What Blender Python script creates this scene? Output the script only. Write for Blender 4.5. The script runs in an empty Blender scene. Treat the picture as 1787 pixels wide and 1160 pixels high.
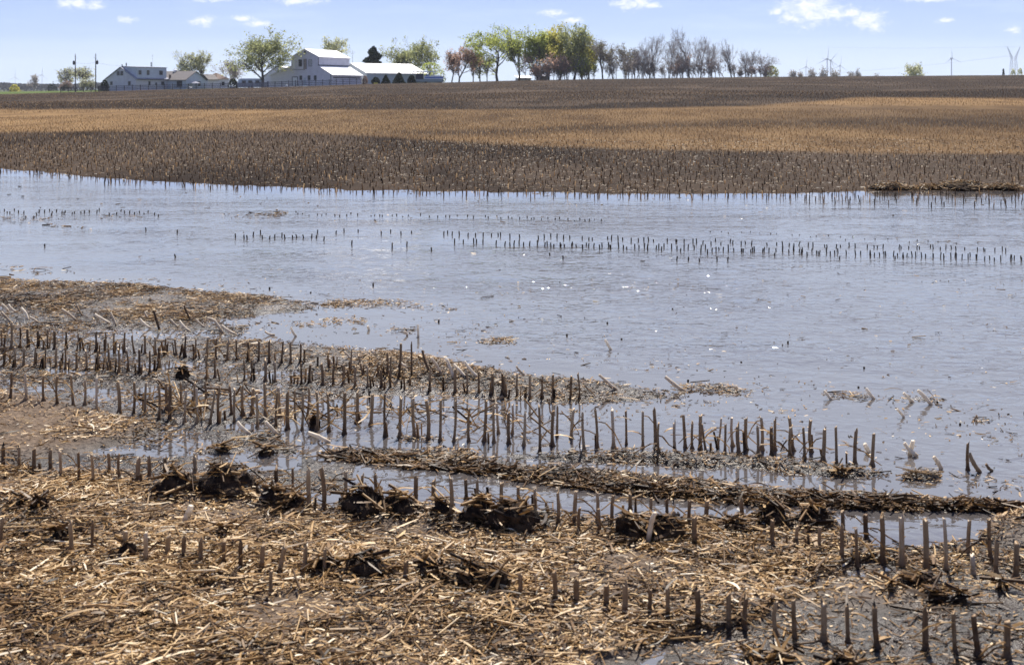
import bpy, math, random
import numpy as np
from mathutils import Vector, Matrix
R = math.radians
rng = np.random.default_rng(11)
random.seed(5)
C = bpy.context.scene.collection
SC = bpy.context.scene

# ------------------------------------------------------------------ camera, sky, sun, exposure
F, CX, HY, CH = 2100.0, 893.5, 155.0, 1.5        # focal length / centre column / horizon row in photo pixels, eye height in m
cam = bpy.data.cameras.new("camera"); camo = bpy.data.objects.new("camera", cam); C.objects.link(camo)
camo.location = (0, 0, CH); camo.rotation_euler = (R(90), 0, 0)
cam.sensor_width = 36; cam.lens = 36 * F / 1787; cam.shift_y = -(580 - HY) / 1787
cam.clip_start = 0.05; cam.clip_end = 30000
cam.dof.use_dof = True; cam.dof.focus_distance = 8.0; cam.dof.aperture_fstop = 7.0
SC.camera = camo
SUN_EL, SUN_AZ = 54.0, 9.0                        # ahead of the camera, a little to the right
W = bpy.data.worlds.new("World"); SC.world = W; W.use_nodes = True
sun = bpy.data.lights.new("sun", 'SUN'); suno = bpy.data.objects.new("sun", sun); C.objects.link(suno)
sun.energy = 5.0; sun.angle = R(0.53); sun.color = (1.0, 0.93, 0.82)
sd = Vector((math.sin(R(SUN_AZ)) * math.cos(R(SUN_EL)), math.cos(R(SUN_AZ)) * math.cos(R(SUN_EL)), math.sin(R(SUN_EL))))
suno.rotation_euler = sd.to_track_quat('Z', 'Y').to_euler(); suno.location = (0, 0, 60)
SC.view_settings.view_transform = 'Standard'; SC.view_settings.look = 'None'
SC.view_settings.gamma = 1.0; SC.view_settings.exposure = 0.70
try: SC.view_settings.use_curve_mapping = False
except Exception: pass
SKY_STRENGTH = 0.075
HAZE = 0.8e-4

class NT:
    """small node-tree helper"""
    def __init__(s, nt): s.nt = nt; nt.nodes.clear()
    def n(s, t, ins=None, **kw):
        nd = s.nt.nodes.new(t)
        for k, v in kw.items(): setattr(nd, k, v)
        if ins:
            for k, v in ins.items(): s.set(nd.inputs[k], v)
        return nd
    def set(s, sock, v):
        if isinstance(v, bpy.types.NodeSocket): s.nt.links.new(v, sock)
        elif hasattr(v, 'outputs'): s.nt.links.new(v.outputs[0], sock)
        else: sock.default_value = v
    def m(s, op, a, b=None, c=None, clamp=False):
        nd = s.nt.nodes.new('ShaderNodeMath'); nd.operation = op; nd.use_clamp = clamp
        for i, v in enumerate((a, b, c)):
            if v is not None: s.set(nd.inputs[i], v)
        return nd.outputs[0]
    def mix(s, f, a, b, mode='MIX'):
        nd = s.nt.nodes.new('ShaderNodeMix'); nd.data_type = 'RGBA'; nd.blend_type = mode
        s.set(nd.inputs[0], f); s.set(nd.inputs[6], a); s.set(nd.inputs[7], b)
        return nd.outputs[2]
    def ss(s, x, lo, hi, a=0.0, b=1.0):
        nd = s.nt.nodes.new('ShaderNodeMapRange'); nd.interpolation_type = 'SMOOTHSTEP'
        s.set(nd.inputs[0], x); s.set(nd.inputs[1], lo); s.set(nd.inputs[2], hi); s.set(nd.inputs[3], a); s.set(nd.inputs[4], b)
        return nd.outputs[0]
    def ramp(s, x, stops):
        nd = s.nt.nodes.new('ShaderNodeValToRGB'); cr = nd.color_ramp
        while len(cr.elements) < len(stops): cr.elements.new(0.5)
        for e, (p, c) in zip(cr.elements, stops): e.position = p; e.color = (*c, 1)
        s.set(nd.inputs[0], x); return nd.outputs[0]
    def attr(s, name): return s.n('ShaderNodeAttribute', attribute_name=name).outputs['Fac']
    def noise(s, vec, scale, detail=4, rough=0.55, dist=0.0):
        nd = s.n('ShaderNodeTexNoise', {'Scale': scale, 'Detail': detail, 'Roughness': rough, 'Distortion': dist})
        if vec is not None: s.set(nd.inputs['Vector'], vec)
        return nd.outputs['Fac']

w = NT(W.node_tree)
sky = w.n('ShaderNodeTexSky', sky_type='NISHITA', sun_disc=False, sun_elevation=R(SUN_EL), sun_rotation=R(SUN_AZ),
          altitude=200, air_density=1.0, dust_density=0.6, ozone_density=2.0)
geo = w.n('ShaderNodeTexCoord'); sp = w.n('ShaderNodeSeparateXYZ', {0: geo.outputs['Generated']})
ydir = w.m('MAXIMUM', sp.outputs[1], 0.02)
tx = w.m('DIVIDE', sp.outputs[0], ydir); tz = w.m('DIVIDE', sp.outputs[2], ydir)   # tangent of bearing and of elevation
cv = w.n('ShaderNodeCombineXYZ', {0: tx, 1: tz, 2: 0.0})
def vmap(nt, v, sc): return nt.n('ShaderNodeVectorMath', {0: v, 1: sc}, operation='MULTIPLY').outputs[0]
n1 = w.noise(vmap(w, cv, (105, 190, 1)), 1.0, 8, 0.62, 0.6)
n2 = w.noise(vmap(w, cv, (8, 60, 1)), 1.0, 4, 0.55)
blobs = [(1415, 12, 84, 58), (1455, 22, 56, 24), (1484, 22, 46, 18), (1512, 34, 54, 30), (1528, 46, 26, 20), (1380, 30, 40, 20), (1105, 6, 62, 20), (1140, 10, 30, 10),
         (968, 24, 42, 10), (1000, 36, 34, 10), (354, 37, 34, 16), (425, 33, 30, 10), (448, 42, 36, 12), (130, 5, 52, 20), (165, 8, 36, 14), (220, 35, 30, 10),
         (520, 2, 70, 14), (1355, 22, 22, 12), (1648, 36, 26, 8), (1770, 52, 24, 10), (1620, 0, 80, 8), (380, -4, 60, 14), (60, -20, 200, 20)]
acc = None
for (bx, by, rx, ry) in blobs:
    ax = w.m('MULTIPLY', w.m('SUBTRACT', tx, (bx - CX) / F), F / rx)
    az = w.m('MULTIPLY', w.m('SUBTRACT', tz, (HY - by) / F), F / ry)
    q = w.m('SQRT', w.m('ADD', w.m('MULTIPLY', ax, ax), w.m('MULTIPLY', az, az)))
    b = w.m('SUBTRACT', 1.0, q, clamp=True)
    acc = b if acc is None else w.m('MAXIMUM', acc, b)
# higher scattered cumulus out of the frame, so that water and soil get a natural sky to mirror
n3 = w.noise(vmap(w, cv, (3.2, 6.0, 1)), 1.0, 7, 0.58)
high = w.m('MULTIPLY', w.ss(n3, 0.54, 0.70), w.ss(tz, 0.10, 0.22))
cl = w.ss(w.m('ADD', w.m('MULTIPLY', acc, 0.62), w.m('MULTIPLY', n1, 1.15)), 0.70, 1.28)
cl = w.m('MULTIPLY', cl, w.ss(acc, 0.0, 0.18))
cl = w.m('MAXIMUM', cl, w.m('MULTIPLY', high, 0.55))
band = w.m('MULTIPLY', w.ss(w.m('ADD', tz, w.m('MULTIPLY', w.m('SUBTRACT', n2, 0.5), 0.012)), 0.046, 0.036), 0.28)
soft = w.m('MULTIPLY', w.ss(n2, 0.46, 0.75), 0.30)
tint = w.mix(1.0, sky.outputs[0], (0.93, 0.885, 1.16, 1), 'MULTIPLY')
WHITE = (9.0, 9.2, 9.4, 1)
low = w.ramp(w.m('MULTIPLY', tz, 5.0), [(0.0, (5.7, 7.3, 8.9)), (.20, (4.1, 5.7, 8.6)), (.40, (3.35, 4.7, 8.1)), (.56, (5.9, 7.2, 9.5)), (.75, (6.9, 7.9, 9.7)), (1.0, (6.9, 7.7, 9.3))])  # upper stops brighten the unseen sky for water reflections and front fill
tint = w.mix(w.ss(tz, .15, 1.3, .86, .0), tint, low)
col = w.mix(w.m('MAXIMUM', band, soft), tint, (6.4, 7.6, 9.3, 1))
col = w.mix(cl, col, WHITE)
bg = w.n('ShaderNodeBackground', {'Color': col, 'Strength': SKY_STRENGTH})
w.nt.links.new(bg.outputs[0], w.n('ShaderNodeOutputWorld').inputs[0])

# ------------------------------------------------------------------ tagging helpers
def tag(o, label=None, cat=None, group=None, kind=None):
    if label: o['label'] = label
    if cat: o['category'] = cat
    if group: o['group'] = group
    if kind: o['kind'] = kind
    return o
def thing(name, label, cat, loc=(0, 0, 0), rz=0.0, group=None):
    o = bpy.data.objects.new(name, None); C.objects.link(o); o.empty_display_size = 0.2
    o.location = loc; o.rotation_euler = (0, 0, rz)
    return tag(o, label, cat, group)
def np_mesh(name, V, Q, mat=None, attrs=None, smooth=False):
    """mesh from an (N,3) vertex array and an (M,4) or (M,3) face array"""
    me = bpy.data.meshes.new(name); V = np.ascontiguousarray(V, dtype=np.float32); Q = np.ascontiguousarray(Q, dtype=np.int32)
    k = Q.shape[1]
    me.vertices.add(len(V)); me.vertices.foreach_set('co', V.ravel())
    me.loops.add(Q.size); me.loops.foreach_set('vertex_index', Q.ravel())
    me.polygons.add(len(Q)); me.polygons.foreach_set('loop_start', np.arange(0, Q.size, k, dtype=np.int32))
    me.polygons.foreach_set('loop_total', np.full(len(Q), k, dtype=np.int32))
    if smooth: me.polygons.foreach_set('use_smooth', np.ones(len(Q), dtype=bool))
    for an, av in (attrs or {}).items():
        a = me.attributes.new(an, 'FLOAT', 'POINT'); a.data.foreach_set('value', np.ascontiguousarray(av, dtype=np.float32))
    me.update(calc_edges=True); me.validate()
    if mat: me.materials.append(mat)
    return me
def link(name, me, parent=None):
    o = bpy.data.objects.new(name, me); C.objects.link(o)
    if parent: o.parent = parent
    return o

class MB:
    """collects boxes, prisms and tubes into one mesh"""
    def __init__(s): s.v = []; s.f = []
    def add(s, vs, fs):
        b = len(s.v); s.v += [tuple(p) for p in vs]; s.f += [tuple(i + b for i in f) for f in fs]; return s
    def box(s, x0, x1, y0, y1, z0, z1):
        return s.add([(x0,y0,z0),(x1,y0,z0),(x1,y1,z0),(x0,y1,z0),(x0,y0,z1),(x1,y0,z1),(x1,y1,z1),(x0,y1,z1)],
                     [(0,3,2,1),(4,5,6,7),(0,1,5,4),(1,2,6,5),(2,3,7,6),(3,0,4,7)])
    def extr(s, prof, axis, t0, t1):
        """extrude a closed 2D outline (u,z) along the x or y axis"""
        n = len(prof)
        P = (lambda t, u, z: (t, u, z)) if axis == 'x' else (lambda t, u, z: (u, t, z))
        vs = [P(t0, u, z) for u, z in prof] + [P(t1, u, z) for u, z in prof]
        fs = [tuple(range(n))[::-1], tuple(range(n, 2 * n))] + [(i, (i + 1) % n, n + (i + 1) % n, n + i) for i in range(n)]
        return s.add(vs, fs)
    def tube(s, p, q, r0, r1=None, k=6, cap=True):
        r1 = r0 if r1 is None else r1
        p, q = Vector(p), Vector(q); d = (q - p)
        if d.length < 1e-6: return s
        d.normalize(); a = d.orthogonal().normalized(); b = d.cross(a)
        vs = []
        for c, r in ((p, r0), (q, r1)):
            for i in range(k):
                t = 2 * math.pi * i / k; vs.append(c + a * (r * math.cos(t)) + b * (r * math.sin(t)))
        fs = [(i, (i + 1) % k, k + (i + 1) % k, k + i) for i in range(k)]
        if cap: fs += [tuple(range(k))[::-1], tuple(range(k, 2 * k))]
        return s.add(vs, fs)
    def lathe(s, prof, c=(0, 0, 0), k=16):
        vs = []; fs = []; n = len(prof)
        for (r, z) in prof:
            for i in range(k):
                t = 2 * math.pi * i / k; vs.append((c[0] + r * math.cos(t), c[1] + r * math.sin(t), c[2] + z))
        for j in range(n - 1):
            for i in range(k): fs.append((j*k+i, j*k+(i+1)%k, (j+1)*k+(i+1)%k, (j+1)*k+i))
        fs += [tuple(range(k))[::-1], tuple(range((n-1)*k, n*k))]
        return s.add(vs, fs)
    def build(s, name, mat, parent=None, bevel=0.0, smooth=False):
        me = bpy.data.meshes.new(name); me.from_pydata([tuple(p) for p in s.v], [], s.f); me.update(); me.materials.append(mat)
        if smooth:
            me.polygons.foreach_set('use_smooth', [True] * len(me.polygons))
        o = link(name, me, parent)
        if bevel:
            md = o.modifiers.new('bevel', 'BEVEL'); md.width = bevel; md.segments = 2; md.limit_method = 'ANGLE'
        return o

# ------------------------------------------------------------------ value noise
def _h(ix, iy, seed):
    h = (ix.astype(np.int64) * 374761393 + iy.astype(np.int64) * 668265263 + seed * 974634777) & 0xFFFFFFFF
    h = ((h ^ (h >> 13)) * 1274126177) & 0xFFFFFFFF
    return ((h ^ (h >> 16)) & 0xFFFFFF) / float(0xFFFFFF)
def vn(x, y, seed=0):
    x = np.asarray(x, float); y = np.asarray(y, float)
    ix = np.floor(x); iy = np.floor(y); fx = x - ix; fy = y - iy
    fx = fx * fx * (3 - 2 * fx); fy = fy * fy * (3 - 2 * fy)
    a = _h(ix, iy, seed); b = _h(ix + 1, iy, seed); c = _h(ix, iy + 1, seed); d = _h(ix + 1, iy + 1, seed)
    return (a * (1 - fx) + b * fx) * (1 - fy) + (c * (1 - fx) + d * fx) * fy
def fbm(x, y, seed=0, o=4, g=0.5):
    t = 0; am = 1; s = 0
    for i in range(o):
        t = t + am * vn(x * 2**i + 17.3 * i, y * 2**i - 9.1 * i, seed + i); s += am; am *= g
    return t / s
sstep = lambda x, a, b: (lambda t: t * t * (3 - 2 * t))(np.clip((np.asarray(x, float) - a) / (b - a), 0, 1))

# ------------------------------------------------------------------ survey of the field: where land, mud, puddles and litter lie
GX0, GY0, GS = -420, 255, 2
gxs = np.arange(GX0, 2210, GS); gys = np.arange(GY0, 1620, GS)
PX, PY = np.meshgrid(gxs, gys)
def poly(pts):
    ins = np.zeros(PX.shape, bool); n = len(pts)
    for i in range(n):
        x0, y0 = pts[i]; x1, y1 = pts[(i + 1) % n]
        if y0 == y1: continue
        cnd = ((y0 > PY) != (y1 > PY)) & (PX < (x1 - x0) * (PY - y0) / (y1 - y0) + x0)
        ins ^= cnd
    return ins
def ell(cx, cy, rx, ry): return ((PX - cx) / rx) ** 2 + ((PY - cy) / ry) ** 2 < 1
H = np.full(PX.shape, -3.2); WET = np.ones(PX.shape); LIT = np.full(PX.shape, 0.004); DRK = np.full(PX.shape, 0.5)
def paint(mask, h=None, wet=None, lit=None, drk=None):
    for arr, v in ((H, h), (WET, wet), (LIT, lit), (DRK, drk)):
        if v is not None: arr[mask] = v
# far side of the flood
paint(poly([(-420,288),(0,294),(60,300),(200,312),(400,323),(600,331),(850,335),(1100,338),(1300,339),(1540,334),(2210,334),(2210,200),(-420,200)]), 3, .85, .25, .6)
paint(poly([(-420,294),(0,300),(90,306),(120,302),(60,298),(-420,290)]), -2, 1, .1, .6)
# shallow flats round the near shore: the mud just under the water
paint(poly([(-420,455),(140,462),(300,485),(600,520),(820,545),(900,600),(1300,650),(1760,700),(1800,860),(1300,860),(800,800),(400,600),(-420,600)]), -1.7, 1, .024, .45)
# main muddy flat on the left
paint(poly([(-420,478),(0,487),(150,496),(250,499),(330,508),(480,520),(545,530),(560,540),(480,548),(425,556),(432,575),(405,592),(520,598),(600,605),(720,618),(800,638),(900,655),(1000,661),(1130,680),(1205,688),(1190,698),(1000,705),(900,700),(750,691),(640,690),(560,702),(505,722),(490,760),(560,800),(640,800),(600,860),(-420,860)]), .42, .97, .36, .76)
paint(poly([(-420,478),(0,488),(250,500),(480,521),(540,531),(430,550),(330,560),(200,560),(0,530),(-420,520)]), 1.9, .75, .95, .60)
paint(poly([(200,588),(520,602),(600,607),(720,620),(800,640),(900,657),(1000,663),(1130,681),(1190,689),(1120,698),(960,690),(800,668),(600,650),(300,625)]), 1.6, .8, .85, .55)
paint(poly([(-420,560),(0,560),(180,575),(420,610),(420,650),(0,640),(-420,630)]), .50, .97, .42, .70)
paint(poly([(-420,655),(0,650),(300,690),(520,720),(500,735),(250,715),(0,690),(-420,690)]), .48, .97, .42, .72)
# dry tongue of soil at the left edge
paint(poly([(-420,700),(0,692),(120,712),(220,737),(285,746),(200,772),(110,792),(0,806),(-420,812)]), 3.0, .05, .55, .12)
# shallow pools among the rows on the left
for e in ((430,745,46,7),(520,700,60,5),(250,790,90,6),(420,800,80,7),(330,775,60,5),(470,815,60,6),(420,560,60,9),(300,640,60,4),(120,650,60,4),(560,770,40,8)): paint(ell(*e), -1.2, 1, .05, .5)
# mud round the feet of the flooded row
paint(poly([(850,790),(1000,797),(1150,790),(1290,796),(1450,809),(1560,828),(1480,834),(1350,819),(1200,808),(1050,808),(900,801)]), .75, .95, .9, .8)
for e in ((1608,834,36,7),(985,798,50,6),(1210,812,50,5),(1110,790,60,5),(1400,820,60,6),(780,790,60,6),(720,765,40,4),(620,790,60,6)): paint(ell(*e), .8, .95, .95, .8)
# drifts of litter on the open water
for e in ((40,386,58,5),(120,395,35,3),(215,380,42,2.5),(430,378,45,2.5),(482,374,20,4),(30,470,100,6),(650,530,90,5),(760,537,42,3),(1232,676,55,6),(1280,684,34,4),(1478,690,44,5),(1540,694,48,5),(1610,696,40,6),(1215,705,40,4),(870,596,30,3),(1712,732,18,2.5),(600,560,40,3),(700,578,30,2.5),(540,566,30,3)): paint(ell(*e), .1, .95, .75, .6)
# windrow of dark, soaked litter
WIND = [(660,786),(760,790),(850,801),(1050,824),(1250,846),(1400,857),(1550,866),(1770,880),(1770,890),(1600,892),(1450,886),(1280,877),(1100,862),(950,844),(820,822),(640,808)]
paint(poly(WIND), 1.0, .9, .9, .85)
# near bank
paint(poly([(-420,818),(0,824),(100,834),(200,838),(270,850),(430,868),(470,880),(580,896),(600,890),(700,890),(740,886),(800,905),(960,917),(1000,917),(1100,924),(1200,930),(1340,936),(1440,926),(1480,940),(1540,966),(1600,956),(1700,952),(1740,906),(1800,890),(2210,880),(2210,1620),(-420,1620)]), 2.6, .12, 1.0, .26)
paint(poly([(820,1040),(1000,985),(1200,985),(1420,1000),(1480,1030),(1400,1060),(1250,1100),(1060,1140),(1000,1170),(700,1170)]), 2.3, .25, .62, .28)
paint(poly([(1480,985),(1600,972),(1700,955),(2210,930),(2210,1620),(900,1620),(1040,1160),(1180,1118),(1320,1086),(1400,1050),(1450,1015)]), .9, .90, .10, .5)
paint(poly([(1440,1010),(1560,1000),(1640,1030),(1560,1075),(1440,1070),(1380,1050)]), 1.4, .55, .15, .3)
paint(poly([(1500,955),(1560,985),(1640,1000),(1900,1000),(1900,985),(1700,960)]), 1.0, .9, .4, .6)
paint(poly([(1720,930),(1750,905),(1800,890),(2210,880),(2210,960),(1760,965)]), 2.4, .6, 1.0, .6)
paint(poly([(430,860),(560,885),(640,905),(960,935),(1200,950),(1400,945),(1400,925),(1000,912),(800,900),(560,890)]), 2.8, .3, 1.0, .45)
for e in ((350,866,100,14),(490,892,50,10),(660,906,90,14),(860,930,130,16),(1130,946,80,13),(1390,922,80,12),(600,1010,80,12),(810,1026,90,14)): paint(ell(*e), 3.6, .35, 1.0, .62)
def blur(a, r):
    for ax in (0, 1):
        k = 2 * r + 1; p = np.concatenate([np.repeat(np.take(a, [0], ax), r + 1, ax), a, np.repeat(np.take(a, [-1], ax), r, ax)], ax)
        cs = np.cumsum(p, ax); n = a.shape[ax]
        a = (np.take(cs, range(k, k + n), ax) - np.take(cs, range(0, n), ax)) / k
    return a
LAND = (H > -0.8).astype(float)
CALM = np.clip(blur(blur(LAND, 14), 10) * 1.9 + blur(blur((H > -2).astype(float), 20), 20) * 0.55, 0, 1)
SLICK = blur(blur((poly([(760,408),(1060,418),(1450,433),(2210,458),(2210,470),(1450,446),(1060,434),(760,424)]) | poly([(-420,386),(300,388),(720,398),(720,404),(300,400),(-420,398)]) | poly([(380,372),(1060,380),(1060,386),(380,378)])).astype(float), 3), 3)
CALM = np.clip(np.maximum(CALM, SLICK * .85), 0, 1)
H = blur(blur(H, 2), 2); WET = blur(blur(WET, 6), 6); LITS = blur(LIT, 2); DRK = blur(DRK, 4)
def gsample(A, px, py):
    fx = np.clip((np.asarray(px, float) - GX0) / GS, 0, A.shape[1] - 1.001); fy = np.clip((np.asarray(py, float) - GY0) / GS, 0, A.shape[0] - 1.001)
    ix = fx.astype(int); iy = fy.astype(int); fx = fx - ix; fy = fy - iy
    return (A[iy, ix] * (1 - fx) + A[iy, ix + 1] * fx) * (1 - fy) + (A[iy + 1, ix] * (1 - fx) + A[iy + 1, ix + 1] * fx) * fy

CRX = [-900, 0, 187, 400, 500, 640, 800, 900, 1050, 1340, 1787, 2600]
CRY = [168, 165, 160, 154.5, 152, 147.5, 144, 141, 138, 134.5, 131.5, 130]
def hill(x, d):
    u = np.clip(x / d * F + CX, -900, 2600)
    zc = CH + (HY - np.interp(u, CRX, CRY)) * 330.0 / F
    r = np.clip((d - 19.0) / 311.0, 0, 1)
    up = zc * (0.72 * r + 0.28 * r * r)
    up = up + 0.35 * sstep(d, 330, 420) * np.clip(1 - (u + 100) / 700, 0, 1)
    far = sstep(d, 440, 760)
    return up * (1 - far) + (-1.6) * far
def gz(x, d):
    x = np.asarray(x, float); d = np.maximum(np.asarray(d, float), 0.5)
    px = x / d * F + CX; py = HY + F * CH / d
    h = gsample(H, px, py) * 0.01
    near = 1 - sstep(d, 18, 40)
    n = (fbm(x * 2.6, d * 2.6, 3, 3) - 0.5) * 0.030 + (fbm(x * 11, d * 11, 8, 3) - 0.5) * 0.026
    rowsoil = 0.004 * np.sin((d + 0.275 * x - 3.54) / 0.672 * 2 * math.pi)
    big = (fbm(x * .06, d * .05, 21, 3) - .5) * .25 * sstep(d, 30, 90) * (1 - sstep(d, 420, 600))
    return h + (n * np.clip(0.50 + h * 24, 0.35, 1.15) + rowsoil) * near + hill(x, d) + big
def gp(px, py):
    """ground point seen at a photo position"""
    px = np.asarray(px, float); py = np.asarray(py, float)
    d = F * CH / (py - HY)
    for _ in range(7):
        x = (px - CX) / F * d; d = 0.4 * d + 0.6 * F * (CH - np.maximum(gz(x, d), 0)) / (py - HY)
    x = (px - CX) / F * d
    return x, d, np.maximum(gz(x, d), 0)

# ------------------------------------------------------------------ materials
def mat(name):
    m = bpy.data.materials.new(name); m.use_nodes = True
    return m, NT(m.node_tree)
def out(t, sh): t.nt.links.new(sh if isinstance(sh, bpy.types.NodeSocket) else sh.outputs[0], t.n('ShaderNodeOutputMaterial').inputs[0])
def plain(name, col, rough=0.7, var=0.15, scale=3.0, metal=0.0, spec=0.5, bump=0.0):
    m, t = mat(name); tc = t.n('ShaderNodeTexCoord').outputs['Object']
    f = t.noise(tc, scale, 5)
    c = t.mix(t.ss(f, 0.3, 0.7), (*[v * (1 - var) for v in col], 1), (*[min(1, v * (1 + var)) for v in col], 1))
    b = t.n('ShaderNodeBsdfPrincipled', {'Base Color': c, 'Roughness': rough, 'Metallic': metal, 'Specular IOR Level': spec})
    if bump:
        t.set(b.inputs['Normal'], t.n('ShaderNodeBump', {'Height': t.noise(tc, scale * 6, 4), 'Strength': bump, 'Distance': 0.02}))
    out(t, b); return m

# soil
M_soil, t = mat('field_soil'); P = t.n('ShaderNodeTexCoord').outputs['Object']
dry, tan, grass, wetp, nearf = (t.attr(a) for a in ('dry', 'tan', 'grass', 'wet', 'nearf'))
nA = t.noise(P, 9.0, 6, .6); nB = t.noise(P, 60.0, 4, .6); nC = t.noise(P, 1.3, 5, .6); nD = t.noise(vmap(t, P, (.55, .16, .5)), 1.0, 6, .65)
fine = t.mix(nearf, nD, nA)
wetc = t.mix(t.ss(nA, .35, .7), (.015, .0105, .008, 1), (.038, .027, .021, 1))
dryc = t.mix(t.ss(nB, .3, .7), (.105, .076, .056, 1), (.235, .176, .128, 1))
dk = t.m('ADD', dry, t.m('MULTIPLY', t.m('SUBTRACT', fine, .5), t.m('ADD', .35, t.m('MULTIPLY', nearf, .35))), clamp=True)
wetc = t.mix(nearf, t.mix(.45, wetc, (.009, .006, .0048, 1)), wetc)
c = t.mix(dk, wetc, dryc)
tanc = t.mix(t.ss(nD, .3, .7), (.120, .072, .034, 1), (.245, .155, .074, 1))
c = t.mix(t.m('MULTIPLY', tan, t.ss(nC, .1, .6, .55, 1)), c, tanc)
c = t.mix(grass, c, t.mix(nC, (.055, .090, .022, 1), (.11, .14, .045, 1)))
rgh = t.m('SUBTRACT', .95, t.m('MULTIPLY', wetp, t.ss(nA, .25, .75, .46, .76)))
b = t.n('ShaderNodeBsdfPrincipled', {'Base Color': c, 'Roughness': rgh, 'Specular IOR Level': t.m('ADD', .04, t.m('MULTIPLY', wetp, .42))})
hgt = t.m('ADD', nA, t.m('MULTIPLY', nB, .45))
t.set(b.inputs['Normal'], t.n('ShaderNodeBump', {'Height': hgt, 'Strength': t.m('MULTIPLY', nearf, .95), 'Distance': .026}))
out(t, b)

# water: brown silt under a rippled skin
M_water, t = mat('flood_water'); P = t.n('ShaderNodeTexCoord').outputs['Object']
calm = t.attr('calm')
gust = t.noise(vmap(t, P, (.22, .7, 1)), 1.0, 3, .5)
gust2 = t.noise(vmap(t, P, (.5, 1.7, 1)), 1.0, 3, .5)
amp = t.m('MULTIPLY', t.m('SUBTRACT', 1.0, calm, clamp=True), t.m('MULTIPLY', t.ss(gust, .30, .62, .45, 1.0), t.ss(gust2, .3, .65, .55, 1.0)))
w1 = t.noise(vmap(t, P, (4.0, 5.5, 1)), 1.0, 2, .5, .6)
w2 = t.noise(vmap(t, P, (10.5, 13.5, 1)), 1.0, 2, .5, .7)
w3 = t.noise(vmap(t, P, (46, 60, 1)), 1.0, 2, .5)
hh = t.m('ADD', t.m('MULTIPLY', w1, .55), t.m('ADD', t.m('MULTIPLY', w2, .62), t.m('MULTIPLY', w3, .012)))
hh = t.m('MULTIPLY', hh, t.m('ADD', t.m('MULTIPLY', amp, 1.0), .015))
bmp = t.n('ShaderNodeBump', {'Height': hh, 'Strength': 1.0, 'Distance': .031})
silt = t.mix(t.noise(P, .9, 4), (.066, .060, .060, 1), (.098, .090, .088, 1))
b = t.n('ShaderNodeBsdfPrincipled', {'Base Color': silt, 'Roughness': .06, 'IOR': 2.7, 'Normal': bmp})
out(t, b)

# corn residue: one ramp from soaked dark leaf to bleached husk, picked by each piece's own tone
def straw(name, stops, rough=.55, trans=.18):
    m, t = mat(name); P = t.n('ShaderNodeTexCoord').outputs['Object']
    tone = t.attr('tone'); f = t.noise(vmap(t, P, (60, 60, 60)), 1.0, 3)
    c = t.ramp(t.m('ADD', tone, t.m('MULTIPLY', t.m('SUBTRACT', f, .5), .22), clamp=True), stops)
    b = t.n('ShaderNodeBsdfPrincipled', {'Base Color': c, 'Roughness': rough, 'Specular IOR Level': .2})
    if trans:
        tr = t.n('ShaderNodeBsdfTranslucent', {0: c}); out(t, t.n('ShaderNodeMixShader', {0: trans, 1: b, 2: tr}))
    else: out(t, b)
    return m
STOPS = [(0, (.018, .011, .007)), (.18, (.060, .033, .016)), (.38, (.185, .102, .038)), (.58, (.40, .244, .100)), (.80, (.72, .53, .29)), (1, (.84, .74, .56))]
M_litter = straw('corn_litter', STOPS, .45, .20)
M_stub = straw('corn_stalk_skin', [(0, (.018, .013, .010)), (.25, (.080, .045, .024)), (.5, (.195, .122, .066)), (.75, (.36, .25, .145)), (1, (.60, .50, .38))], .5, .0)
M_stubble = straw('dry_stubble', [(0, (.018, .013, .010)), (.25, (.075, .046, .027)), (.5, (.24, .165, .10)), (.75, (.48, .34, .19)), (1, (.78, .64, .44))], .6, .6)
M_bleached = straw('bleached_stalk', [(0, (.05, .035, .025)), (.5, (.26, .19, .125)), (.75, (.58, .48, .36)), (1, (.88, .80, .66))], .5, .3)
M_mud, t = mat('black_mud'); P = t.n('ShaderNodeTexCoord').outputs['Object']
f = t.noise(P, 30, 5); g = t.noise(P, 9, 4)
b = t.n('ShaderNodeBsdfPrincipled', {'Base Color': t.mix(t.ss(t.m('ADD', f, t.m('MULTIPLY', g, .5)), .62, 1.0), (.017, .011, .008, 1), (.080, .050, .029, 1)), 'Roughness': .85, 'Specular IOR Level': .15})
t.set(b.inputs['Normal'], t.n('ShaderNodeBump', {'Height': f, 'Strength': 1.0, 'Distance': .02})); out(t, b)

# ------------------------------------------------------------------ ground sheet and flood water
ds = [.8]
while ds[-1] < 26: ds.append(ds[-1] + max(.006, ds[-1] ** 2 / (F * CH) * 2.2))
while ds[-1] < 460: ds.append(ds[-1] * 1.018)
while ds[-1] < 7000: ds.append(ds[-1] * 1.09)
ds = np.array(ds); us = np.concatenate([np.linspace(-2.2, -.81, 90), np.arange(-.80, .8001, .0026), np.linspace(.81, 2.2, 90)])
def fan(ds, us):
    D, U = np.meshgrid(ds, us, indexing='ij'); n, m = D.shape
    idx = np.arange(n * m).reshape(n, m)
    Q = np.stack([idx[:-1, :-1], idx[:-1, 1:], idx[1:, 1:], idx[1:, :-1]], -1).reshape(-1, 4)
    return (D * U).ravel(), D.ravel(), Q
X, D, Q = fan(ds, us); Z = gz(X, D)
px = X / D * F + CX; py = HY + (CH - Z) * F / D; py0 = HY + F * CH / D
wob = (fbm(X * .05, D * .03, 40, 4) - .5) * 14 + (fbm(X * .3, D * .12, 44, 3) - .5) * 7
pw = py + wob * np.clip((py - 150) / 90, .15, 1)
bA = np.interp(px, [0, 600, 1000, 1400, 1787], [180, 182, 177, 163, 158]); bB = np.interp(px, [0, 600, 1000, 1300, 1400, 1500, 1787], [190, 193, 192, 185, 178, 170, 171])
bC = np.interp(px, [0, 500, 680, 850, 1100, 1400, 1787], [229, 229, 239, 251, 262, 266, 271])
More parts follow.
